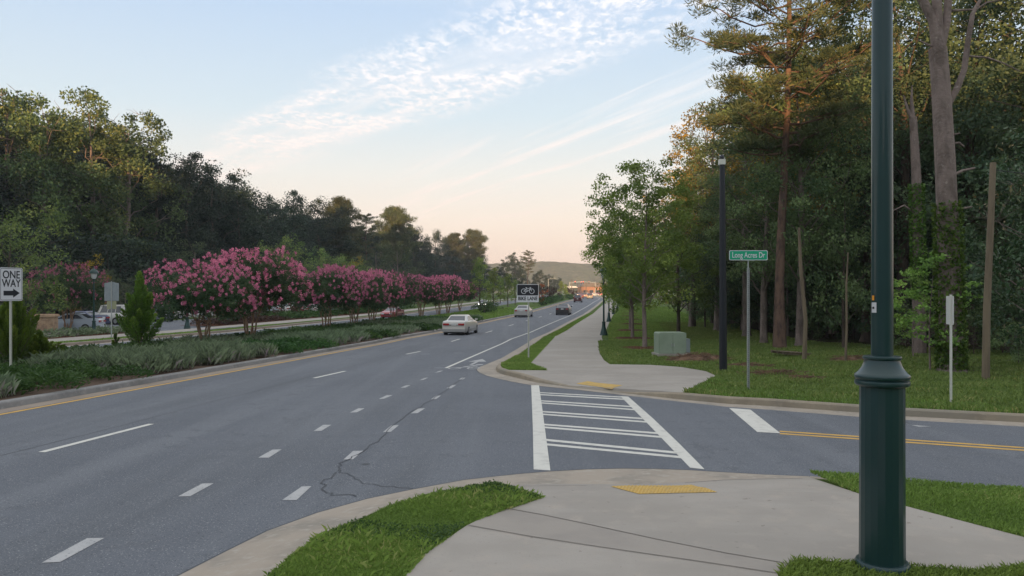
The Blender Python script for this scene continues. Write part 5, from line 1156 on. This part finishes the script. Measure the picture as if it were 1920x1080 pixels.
def juniper_bed(P, seed, h=.38, dens=420, label='', name='groundcover_bed', m='cover', dz=K, leaf=.13):
    rng = np.random.default_rng(seed); A_ = area(P); nm = max(4, int(A_ * 2.0)); c = poly_sample(P, nm, rng); ch = rng.uniform(.55, 1.1, nm) * h; per = int(dens * A_ / nm); idx = np.repeat(np.arange(len(c)), per)
    a = rng.uniform(0, 6.283, len(idx)); r = rng.uniform(0, .75, len(idx)) ** .7; xy = c[idx] + np.stack([np.cos(a) * r, np.sin(a) * r], 1); n = len(xy)
    z = rng.uniform(.1, 1, n) ** .6 * ch[idx] * (1 - (r / .85) ** 2 * .7); pos = np.column_stack([xy, zgv(xy[:, 1]) + dz + z])
    b = np.stack([np.cos(a), np.sin(a), np.full(n, .55)], 1); ts = rng.uniform(0, .6, nm)
    me = leaf_mesh('groundcover', pos, leaf, .4, rng, ts[idx] + rng.uniform(-.1, .4, n), L_[m], b, .6)
    o = link(name, me); tag(o, label, 'ground cover', None, 'stuff'); return o
def oP(o0, o1, y0, y1): return [RP(o0, y0), RP(o1, y0), RP(o1, y1), RP(o0, y1)]
front = [('b', 12.5, 17.6), ('j', 17.6, 23.0), ('b', 22.4, 32.2), ('j', 32.0, 38.6), ('b', 38.4, 46), ('j', 46, 50.5), ('b', 50.5, 58.5), ('j', 58.5, 64), ('b', 64, 74), ('j', 74, 80), ('b', 80, 84.5)]
for i, (t, a, b) in enumerate(front):
    o1 = -13.0 if t == 'b' else -12.85; where = ('at the far left', 'left of the tall grass bed', 'in front of the pointed juniper', 'below the first pink trees', 'before the third pink tree', 'before the fourth pink tree', 'left of the nearest white car', 'behind the nearest white car', 'beside the nearest white car', 'in the middle of the median', 'at the right end of the planting')[i]
    if t == 'b': blade_bed(oP(-16.3, -13.02, a + .2, b - .2), 70 + i, .74 if b < 50 else .66, 760 if b < 50 else 220, 'grey-green ornamental grass bed ' + where, w=.018 if b < 50 else .04)
    else: juniper_bed(oP(-16.6, -13.1, a + .1, b - .1), 70 + i, .5, 850 if b < 50 else 330, 'dark green creeping juniper bed ' + where, leaf=.13 if b < 50 else .2)
back = [('j', 12, 24), ('b', 24, 30), ('j', 30, 36), ('b', 36, 43), ('j', 43, 52), ('j', 52, 64), ('b', 64, 70), ('j', 70, 84)]
for i, (t, a, b) in enumerate(back):
    if t == 'b': blade_bed(oP(-21.2, -16.9, a, b), 90 + i, .6, 170, 'grey-green ornamental grass in the back half of the median, %s patch' % ('first', 'first', 'second', 'second', '', '', 'third', '')[i], w=.04)
    else: juniper_bed(oP(-21.5, -16.9, a, b), 90 + i, .5, 260, 'dark low shrubs in the back half of the median, %s patch' % ('leftmost', '', 'second', '', 'third', 'fourth', '', 'rightmost')[i], leaf=.18)
juniper_bed(oP(-36.5, -33.4, 47, 58), 101, .5, 160, 'low grey-green planting along the far sidewalk, left part', dz=K, leaf=.24, m='blade')
juniper_bed(oP(-36.5, -33.4, 69, 82), 102, .6, 130, 'low reddish shrubs along the far sidewalk, middle part', dz=K, leaf=.24, m='plum')
juniper_bed(oP(-36.5, -33.4, 82, 130), 103, .9, 90, 'low dark shrubs along the far sidewalk, right part', dz=K, leaf=.3, m='cover')
juniper_bed(oP(-42.5, -37.5, 84, 100), 104, .9, 90, 'reddish shrub island in the parking lot', dz=.0, leaf=.3, m='plum')
grass(oP(-30.2, -29.0, 40, 71), 160, .08, .03, K - .01, 105, label='grass verge of the far sidewalk')
grass(oP(-22, -12.8, 84.5, 135), 40, .12, .08, K - .01, 106, label='mown grass in the far part of the median')

# ---- right side: street oaks by the sidewalk
SO1 = make_tree('street_oak', 111, 9.2, 2.7, 1.9, L_['street'], M['bark_grey'], leaf=.14, per=88, cr=.44, lobes=28, per_lobe=22, trunk=.105, shape='oval', aspect=.5)
SO2 = make_tree('street_oak', 112, 8.6, 2.7, 1.7, L_['street'], M['bark_grey'], leaf=.145, per=105, cr=.46, lobes=24, per_lobe=24, trunk=.10, shape='oval', aspect=.5)
lbs = ['nearest young street oak by the sidewalk, standing in a ring of mulch', 'second young street oak along the sidewalk', 'third young street oak along the sidewalk', 'fourth young street oak along the sidewalk', 'fifth young street oak along the sidewalk', 'sixth young street oak along the sidewalk', 'seventh young street oak along the sidewalk', 'eighth young street oak along the sidewalk', 'farthest young street oak along the sidewalk']
for i, Y in enumerate((36.7, 47.6, 59.3, 71, 83, 95, 107, 121, 136)):
    if i == 0: p = at(1209, 36.9, K)
    else: p = RP(2.62 + (.3 if Y > 65 else 0), Y, K)
    put((SO1, SO2)[i % 2], p, (9.2, 8.3, 8.2, 8, 7.8, 7.6, 7.4, 7, 7)[i], rz=i * 1.9 + .5, label=lbs[i], group='young street oaks along the right sidewalk')['category'] = 'tree'
    rng = np.random.default_rng(i); mb = MB(); n = 26
    ang = [6.283 * j / n for j in range(n)]; rr = [1.5 * (1 + .12 * math.sin(3 * a_ + i) + .06 * rng.uniform(-1, 1)) for a_ in ang]
    V = [Vector((p.x, p.y, p.z + .09))] + [Vector((p.x + r_ * .55 * math.cos(a_), p.y + r_ * .55 * math.sin(a_), p.z + .07)) for a_, r_ in zip(ang, rr)] + [Vector((p.x + r_ * math.cos(a_), p.y + r_ * math.sin(a_), p.z - .02)) for a_, r_ in zip(ang, rr)]
    mb.add(V, [(0, 1 + j, 1 + (j + 1) % n) for j in range(n)] + [(1 + j, 1 + n + j, 1 + n + (j + 1) % n, 1 + (j + 1) % n) for j in range(n)]); struct('mulch_ring', mb, M['mulch'])
EL2 = make_tree('broadleaf_tree', 113, 10, 2.8, 1.2, L_['lime'], M['bark'], leaf=.2, per=60, cr=.6, lobes=18, per_lobe=11, trunk=.13, shape='oval')
tg(put(EL2, at(1272, 52, K), topH(368, 52)), None, 'bright green rounded tree behind the nearest street oak', 'tree')
tg(put(EL2, at(1302, 66, K), topH(395, 66)), None, 'bright green tree between the street oaks and the wood edge', 'tree')

# ---- right side wood
RW1 = make_tree('broadleaf_tree', 121, 22, 5.2, 4.0, L_['under'], M['bark_grey'], leaf=.21, per=130, cr=1.05, lobes=22, per_lobe=5.2, trunk=.30)
RW2 = make_tree('broadleaf_tree', 122, 22, 5.0, 3.0, L_['under2'], M['bark'], leaf=.21, per=130, cr=1.05, lobes=22, per_lobe=5.2, trunk=.28, shape='oval')
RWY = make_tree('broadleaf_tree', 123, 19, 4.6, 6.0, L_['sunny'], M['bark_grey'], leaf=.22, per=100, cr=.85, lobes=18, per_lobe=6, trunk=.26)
RP1 = make_pine('pine_tree', 131, 26, 5.0, 10.0, L_['pine'], M['bark_pine'], trunk=.27, n_br=62, tuft=.30, per=95, cr=.62, aspect=.17)
RP2 = make_pine('pine_tree', 132, 19, 3.4, 8.0, L_['pine'], M['bark_pine'], trunk=.2, n_br=26, tuft=.36, per=44, cr=.6, aspect=.2)
RU = make_tree('understorey_tree', 124, 8, 3.0, .7, L_['under'], M['bark'], leaf=.17, per=100, cr=.7, lobes=14, per_lobe=7, trunk=.09)
RU2 = make_tree('understorey_tree', 125, 7, 3.0, .9, L_['under2'], M['bark'], leaf=.17, per=100, cr=.7, lobes=14, per_lobe=7, trunk=.09)
GR = 'trees of the wood right of the road'
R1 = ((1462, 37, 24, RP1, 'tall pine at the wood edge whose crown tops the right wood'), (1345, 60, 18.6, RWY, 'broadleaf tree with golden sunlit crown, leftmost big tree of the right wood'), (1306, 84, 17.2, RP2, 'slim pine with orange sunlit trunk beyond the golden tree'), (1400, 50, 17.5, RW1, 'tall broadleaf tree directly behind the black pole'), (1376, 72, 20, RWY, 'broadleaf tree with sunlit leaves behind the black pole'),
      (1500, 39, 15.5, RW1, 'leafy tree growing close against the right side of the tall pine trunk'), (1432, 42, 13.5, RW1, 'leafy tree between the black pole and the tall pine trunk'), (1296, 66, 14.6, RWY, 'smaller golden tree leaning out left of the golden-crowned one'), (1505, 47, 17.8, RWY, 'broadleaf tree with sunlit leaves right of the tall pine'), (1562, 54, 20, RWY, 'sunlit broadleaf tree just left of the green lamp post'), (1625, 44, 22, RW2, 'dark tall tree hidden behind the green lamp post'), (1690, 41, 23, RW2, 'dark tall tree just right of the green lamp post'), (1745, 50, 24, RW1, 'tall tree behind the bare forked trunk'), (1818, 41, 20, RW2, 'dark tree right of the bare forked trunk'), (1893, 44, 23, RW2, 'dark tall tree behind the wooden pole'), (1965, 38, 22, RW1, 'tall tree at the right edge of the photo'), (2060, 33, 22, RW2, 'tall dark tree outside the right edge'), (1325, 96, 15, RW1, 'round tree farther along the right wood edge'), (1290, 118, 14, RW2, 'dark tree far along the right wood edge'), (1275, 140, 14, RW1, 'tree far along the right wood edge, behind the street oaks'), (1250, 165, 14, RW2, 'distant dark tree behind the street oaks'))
for i, (px, d, H, pr, lb) in enumerate(R1): tg(put(pr, at(px, d, K), H, rz=i * 1.3 + .8), None, lb, 'tree', GR)
k = 0
for row, (d0, st, H) in enumerate(((58, 44, 20), (74, 38, 22), (95, 34, 24))):
    px = 1350 + row * 9 - row * 14
    while px < 2050 + row * 30:
        if not (1840 < px < 1890 and row != 1): tg(put((RW2, RW1, RW2)[k % 3], at(px, d0 + (k * 7 % 6), K), H * min(1, (.62 if px < 1400 else .8 if px < 1460 else 1)) + (k * 5 % 4), rad=1.1), None, 'tree in the shade deeper in the right wood', 'tree', GR)
        px += st; k += 1
k = 0
for row, (dd, st) in enumerate(((0, 38), (9, 33), (20, 30))):
    px = 1322 + row * 13
    while px < 1990:
        base = np.interp(px, [1300, 1400, 1500, 1640, 1760, 1990], [66, 58, 50, 44, 36, 31]) + dd + (k * 5 % 3)
        if not (row == 0 and (1440 < px < 1480 or 1700 < px < 1880)): tg(put((RU, RU2)[(k + row) % 2], at(px, base, K), 6.2 + (k * 31 % 34) / 10 + row * .8, rad=1.05 + row * .1), None, 'low leafy tree filling the foot of the right wood', 'tree', 'low trees at the foot of the right wood')
        px += st; k += 1
BU = make_tree('wood_edge_bush', 126, 3, 1.6, .15, L_['under'], M['bark'], leaf=.15, per=70, cr=.45, lobes=10, per_lobe=16, trunk=.03)
for i, (px, d, h_) in enumerate(((1322, 74, 2.6), (1352, 66, 2.4), (1388, 62, 3.0), (1425, 60, 2.5), (1478, 56, 2.8), (1535, 47, 2.4), (1560, 50, 3.2), (1600, 46, 2.6), (1668, 42, 2.8), (1700, 37, 2.2), (1826, 32, 1.9), (1880, 33, 2.6), (1910, 27, 1.4))):
    tg(put(BU, at(px, d, K), h_, rz=i * 2.2, rad=1.15), None, 'low leafy bush filling the shade at the right wood edge', 'bush', 'low bushes at the edge of the right wood')
# bare forked tree, ivy trunk, saplings, maple, magnolia
def bark_tube(root, pts, name='trunk', m='bark_grey', n=10):
    mb = MB()
    for p, r in pts: mb.tube(p, r, n)
    return mb.build(name, M[m], root, 60)
def IV(root, pts, rad, n, seed, leafsz=.1):
    rng = np.random.default_rng(seed); pts = np.array(pts); t = rng.uniform(0, 1, n) ** 1.4 * (len(pts) - 1.001); i = t.astype(int); f = (t - i)[:, None]; c = pts[i] * (1 - f) + pts[i + 1] * f
    a = rng.uniform(0, 6.283, n); P = c + np.stack([np.cos(a), np.sin(a), np.zeros(n)], 1) * (rad * rng.uniform(1.0, 1.35, n))[:, None]
    link('ivy', leaf_mesh('ivy', P, leafsz, .8, rng, rng.uniform(0, 1, n), L_['ivy']), root)
p = G(1785, 697, K); kk = p.y / F; rt = empty('bare_forked_tree', p); tag(rt, 'tall grey forked tree with stubby dead branches and ivy at its foot', 'tree', GR)
X = lambda px, py, dy=0: ((px - 1785) * kk, dy, CAMZ + (HY - py) * kk - p.z)
tr = [X(1785, 705), X(1783, 640), X(1780, 500), X(1772, 300), X(1764, 160), X(1758, 90)]
pts = [(tr, [.45, .34, .31, .29, .27, .26]), ([X(1758, 95), X(1750, 40), X(1725, -10), X(1690, -60), X(1660, -150)], [.17, .14, .13, .1, .06]), ([X(1760, 95), X(1757, 30), X(1755, -60), X(1750, -200)], [.19, .15, .12, .08]), ([X(1762, 95), X(1775, 40), X(1780, -30), X(1800, -150)], [.15, .12, .1, .06]),
       ([X(1775, 200), X(1795, 165), X(1808, 130), X(1816, 70), X(1824, 25), X(1838, 0), X(1860, -40)], [.11, .1, .09, .08, .07, .05, .03]), ([X(1757, 90), X(1740, 84), X(1722, 75)], [.04, .03, .02]), ([X(1785, 20), X(1830, 18), X(1850, 5), X(1876, 0)], [.04, .03, .03, .02]), ([X(1812, 105), X(1850, 108), X(1880, 118), X(1915, 135)], [.035, .03, .025, .015]),
       ([X(1778, 245), X(1790, 252), X(1800, 250)], [.04, .035, .025]), ([X(1780, 270), X(1798, 268), X(1807, 275)], [.05, .04, .03]), ([X(1780, 332), X(1805, 320), X(1828, 315)], [.05, .045, .03]), ([X(1782, 402), X(1800, 392), X(1822, 388)], [.045, .04, .03]), ([X(1781, 300), X(1784, 340), X(1780, 380), X(1786, 402)], [.02] * 4)]
bark_tube(rt, pts); IV(rt, [(0, 0, .1), X(1783, 640), X(1780, 500), X(1776, 380)], .33, 5200, 9, .11)
p = G(1724, 676, K); p = at(1724, 33, K); kk = p.y / F; rt = empty('ivy_covered_tree', p); tag(rt, 'tree trunk wrapped in ivy, left of the bare forked tree', 'tree', GR)
X2 = lambda px, py: ((px - 1724) * kk, 0, CAMZ + (HY - py) * kk - p.z)
bark_tube(rt, [([X2(1724, 690), X2(1722, 480), X2(1718, 330), X2(1712, 220)], [.3, .22, .19, .15]), ([X2(1714, 235), X2(1700, 200), X2(1694, 178)], [.1, .06, .02]), ([X2(1712, 230), X2(1709, 190), X2(1710, 160)], [.12, .07, .02]), ([X2(1716, 400), X2(1695, 385), X2(1675, 395)], [.05, .04, .02])])
IV(rt, [X2(1724, 560), X2(1722, 480), X2(1718, 345)], .24, 4200, 10, .12)
for px, py, w, H, lean, lb in ((1508, 675, 9, 5.0, -.2, 'thin pale broken trunk right of the pine trunk, by the pallet'), (1585, 678, 5, 4, .1, 'thin dark sapling trunk left of the green lamp post')):
    p = G(px, py, K); rt = empty('sapling_trunk', p); tag(rt, lb, 'tree', None); kk = p.y / F
    bark_tube(rt, [([(0, 0, -.1), (.05, 0, H * .3), (lean * .6, .05, H * .7), (lean, 0, H)], [w * kk * .5, w * kk * .4, w * kk * .36, w * kk * .25])], m='wood_grey')
rg = random.Random(8)
for i in range(13):
    px = rg.uniform(1330, 1960); Y = np.interp(px, [1300, 1400, 1500, 1640, 1990], [60, 56, 48, 42, 35]) + rg.uniform(0, 14); p = at(px, Y, K); rt = empty('sapling_trunk', p); tag(rt, 'thin bare trunk in the shadow under the right wood', 'tree', 'thin trunks under the right wood')
    H = rg.uniform(4, 7); l = rg.uniform(-.5, .5); r_ = rg.uniform(.035, .09); bark_tube(rt, [([(0, 0, -.1), (l * .3, 0, H * .4), (l, .1, H)], [r_, r_ * .85, r_ * .5])], m='bark_grey' if i % 2 else 'bark', n=6)
MP = make_tree('maple_sapling', 141, 5.6, 1.7, 1.0, L_['maple'], M['bark_grey'], leaf=.15, per=34, cr=.42, lobes=15, per_lobe=16, trunk=.04, shape='round', aspect=.8, flat=.4)
tg(put(RU, at(1582, 37, K), 8.6, rz=.4, rad=.8), None, 'dense dark leafy tree with low boughs just left of the green lamp post', 'tree')
tg(put(MP, at(1744, 24.3, K), topH(478, 24.3), rad=1.1), None, 'light green young maple right of the green lamp post', 'tree')
tg(put(MP, at(1712, 31, K), 3.6), None, 'smaller light green maple behind the green lamp post', 'tree')
MG = make_tree('magnolia_tree', 142, 8.5, 2.9, .9, L_['magnolia'], M['bark_grey'], leaf=.17, per=52, cr=.55, lobes=18, per_lobe=13, trunk=.12, shape='round', aspect=.5)
tg(put(MG, at(1945, 25, K), 7.4, rz=1), None, 'glossy magnolia with pale-tipped leaves at the right edge of the photo', 'tree')
tg(put(MG, at(2040, 23, K), 8.4, rz=2), None, 'glossy magnolia outside the right edge', 'tree')
# brush heaps on the verge
def heap(px, py, rx, ry, h, n, seed, label, m='debris'):
    rng = np.random.default_rng(seed); p = G(px, py, K); mb = MB()
    for i in range(n):
        a = rng.uniform(0, 6.283); r_ = rng.uniform(0, 1) ** .6; x = r_ * math.cos(a) * rx; y = r_ * math.sin(a) * ry; z = h * (1 - r_ * r_) * rng.uniform(.2, 1); b = rng.uniform(0, 6.283); L = rng.uniform(.1, .35)
        mb.tube([(x, y, z), (x + math.cos(b) * L, y + math.sin(b) * L, z + rng.uniform(-.04, .08))], rng.uniform(.004, .012), 3)
    n2 = 20; V = [(0, 0, h * .7)] + [(rx * .6 * math.cos(i * 6.283 / n2), ry * .6 * math.sin(i * 6.283 / n2), h * .45 * (1 + .3 * math.sin(i * 2.3))) for i in range(n2)] + [(rx * 1.1 * math.cos(i * 6.283 / n2), ry * 1.1 * math.sin(i * 6.283 / n2), -.03) for i in range(n2)]
    mb.add(V, [(0, 1 + i, 1 + (i + 1) % n2) for i in range(n2)] + [(1 + i, 1 + n2 + i, 1 + n2 + (i + 1) % n2, 1 + (i + 1) % n2) for i in range(n2)])
    o = mb.build('brush_pile', M[m]); o.location = p; tag(o, label, 'brush pile', None, 'stuff')
heap(1312, 676, 1.25, .8, .30, 700, 1, 'low heap of reddish dry brush right of the transformer cabinet')
heap(1396, 688, .9, .35, .14, 300, 2, 'thin line of dry brush right of the black pole')
heap(1455, 702, 1.1, .16, .13, 300, 3, 'low row of dead weeds behind the street name sign')
heap(1505, 712, .6, .16, .12, 180, 4, 'short clump of dead weeds left of the green lamp post')
heap(1600, 676, .9, .5, .2, 260, 5, 'pile of dead leaves at the wood edge behind the green lamp post')

# ================================================================== THE FAR JUNCTION
def upole(px, d, ytop, label, arms=2):
    p = at(px, d, 0); rt = empty('utility_pole', p, 1.2); H = topH(ytop, d); tag(rt, label, 'pole')
    mb = MB(); mb.tube([(0, 0, -.2), (0, 0, H)], [.28, .2], 8); mb.build('shaft', M['wood_grey'], rt, 40)
    for j in range(arms): mb = MB(); mb.box((0, 0, H - .6 - j * 1.1), (3.2, .2, .2)); mb.build('crossarm', M['wood_grey'], rt)
upole(1072, 430, 524, 'sunlit utility pole with crossarms at the far junction, left one'); upole(1099, 440, 530, 'sunlit utility pole at the far junction, right one'); upole(1086, 470, 533, 'sunlit utility pole at the far junction, middle one', 1)
p = at(1028, 235, 0); rt = empty('road_lamp', p, R(0)); tag(rt, 'thin grey road lamp with a short arm above the far median', 'street lamp'); H = topH(523, 235)
mb = MB(); mb.tube([(0, 0, -.1), (0, 0, H)], [.12, .08], 8); mb.build('shaft', M['galv'], rt, 40)
mb = MB(); mb.tube([(0, 0, H - .1), (.8, 0, H + .15), (1.6, 0, H + .2)], .05, 6); mb.build('arm', M['galv'], rt); mb = MB(); mb.box((1.9, 0, H + .18), (.8, .3, .14)); mb.build('lamp_head', M['sign_back'], rt)
red_on = mat('red_signal_lamp', (.8, .05, .03), .4, emit=((1, .08, .04), 4))
def signal(px, d, side, label):
    p = at(px, d, 0); rt = empty('traffic_signal', p, 0); tag(rt, label, 'traffic light'); H = 6.6
    mb = MB(); mb.tube([(0, 0, -.1), (0, 0, H + .6)], [.2, .15], 10); mb.build('pole', M['galv'], rt, 40)
    mb = MB(); mb.tube([(0, 0, H), (side * 5, 0, H + .5), (side * 11, 0, H + .6)], [.13, .1, .07], 8); mb.build('mast_arm', M['galv'], rt, 40)
    for x in (6, 10):
        mb = MB(); mb.box((side * x, -.15, H + .1), (.42, .3, 1.25)); h_ = mb.build('signal_head', M['sign_black'], rt)
        mb = MB(); mb.lathe([(.15, -.02), (.15, .02)], (0, 0, 0), 12); l_ = mb.build('red_lamp', red_on, h_); l_.location = (side * x, -.33, H + .52); l_.rotation_euler = (R(90), 0, 0)
        for k_ in (.1, -.32): mb = MB(); mb.lathe([(.15, -.02), (.15, .02)], (0, 0, 0), 12); l_ = mb.build('dark_lamp', M['hole'], h_); l_.location = (side * x, -.33, H + k_); l_.rotation_euler = (R(90), 0, 0)
signal(1116, 385, -1, 'traffic signal mast reaching left over the road at the far junction'); signal(1068, 400, 1, 'traffic signal mast reaching right from the median at the far junction')
p = at(1122, 520, 0); rt = empty('shop_building', p, .1); tag(rt, 'low sunlit brick building beyond the far junction', 'building')
mb = MB(); mb.box((0, 0, 2.6), (26, 12, 5.4)); mb.build('wall', M['brick'], rt); mb = MB(); mb.prism([(-14, 5.3), (14, 5.3), (11, 8.0), (-11, 8.0)], -7, 7); mb.build('roof', M['roof'], rt)
for x in range(-10, 11, 4): mb = MB(); mb.box((x, -6.03, 1.9), (2.6, .12, 2.4)); mb.build('window', M['glass_car'], rt)
p = at(1072, 540, 0); rt = empty('gas_canopy', p, .1); tag(rt, 'pale flat canopy on posts beyond the far junction', 'canopy')
mb = MB(); mb.box((0, 0, 5.4), (16, 9, 1.1)); mb.build('roof', M['sign_white'], rt)
for x in (-6, 6): mb = MB(); mb.tube([(x, 0, 0), (x, 0, 5)], .25, 8); mb.build('post', M['sign_white'], rt)
gj = 'cars waiting at the far junction'
for i, (px, d, c_, k_, lb) in enumerate(((1114, 392, 'white', 'sedan', 'white car crossing at the far junction, rightmost'), (1120, 405, 'red', 'suv', 'red car at the far junction right of the white one'), (1101, 398, 'palesilver', 'sedan', 'pale silver car in the middle of the far junction'), (1090, 402, 'maroon', 'suv', 'dark red car at the far junction, left side'), (1083, 372, 'blue', 'sedan', 'dark blue car queuing before the far junction'))):
    drive(make_car(k_, c_, 4.7, 1.85, 1.6), px, d, lb, 'car', gj, head=(20, 170, 15, 60, 95)[i])
for i, (px, yt, d, pr, lb) in enumerate(((1082, 538, 560, LW1, 'sunlit tree behind the far junction, left of the pair of poles'), (1096, 536, 600, LW1, 'sunlit tree behind the far junction, right of the poles'), (1110, 534, 560, LW1, 'sunlit tree behind the far brick building'), (1126, 532, 540, LW1, 'sunlit tree right of the far brick building'), (1068, 537, 580, LW1, 'sunlit tree behind the pale canopy'))):
    tg(put(pr, at(px, d, 0), topH(yt, d) , rad=1.4), None, lb, 'tree', 'sunlit trees behind the far junction')

# the air: thin evening haze round the whole scene
hz = bpy.data.meshes.new('haze'); bm = bmesh.new(); bmesh.ops.create_cube(bm, size=1); bm.to_mesh(hz); bm.free()
ho = bpy.data.objects.new('haze', hz); C.objects.link(ho); ho.scale = (4200, 2900, 112); ho.location = (0, 900, 49); ho['kind'] = 'stuff'; tag(ho, 'thin pale evening haze over the whole street', 'haze')
hm = bpy.data.materials.new('haze'); hm.use_nodes = True; nt = hm.node_tree; nt.nodes.clear(); vo = nt.nodes.new('ShaderNodeVolumePrincipled'); mo = nt.nodes.new('ShaderNodeOutputMaterial')
vo.inputs['Color'].default_value = (.86, .90, 1.0, 1); vo.inputs['Density'].default_value = 0.00024; vo.inputs['Anisotropy'].default_value = 0.0
nt.links.new(vo.outputs[0], mo.inputs['Volume']); hz.materials.append(hm)

for o in bpy.data.objects:
    for q in ('h', 'used'):
        if q in o: del o[q]
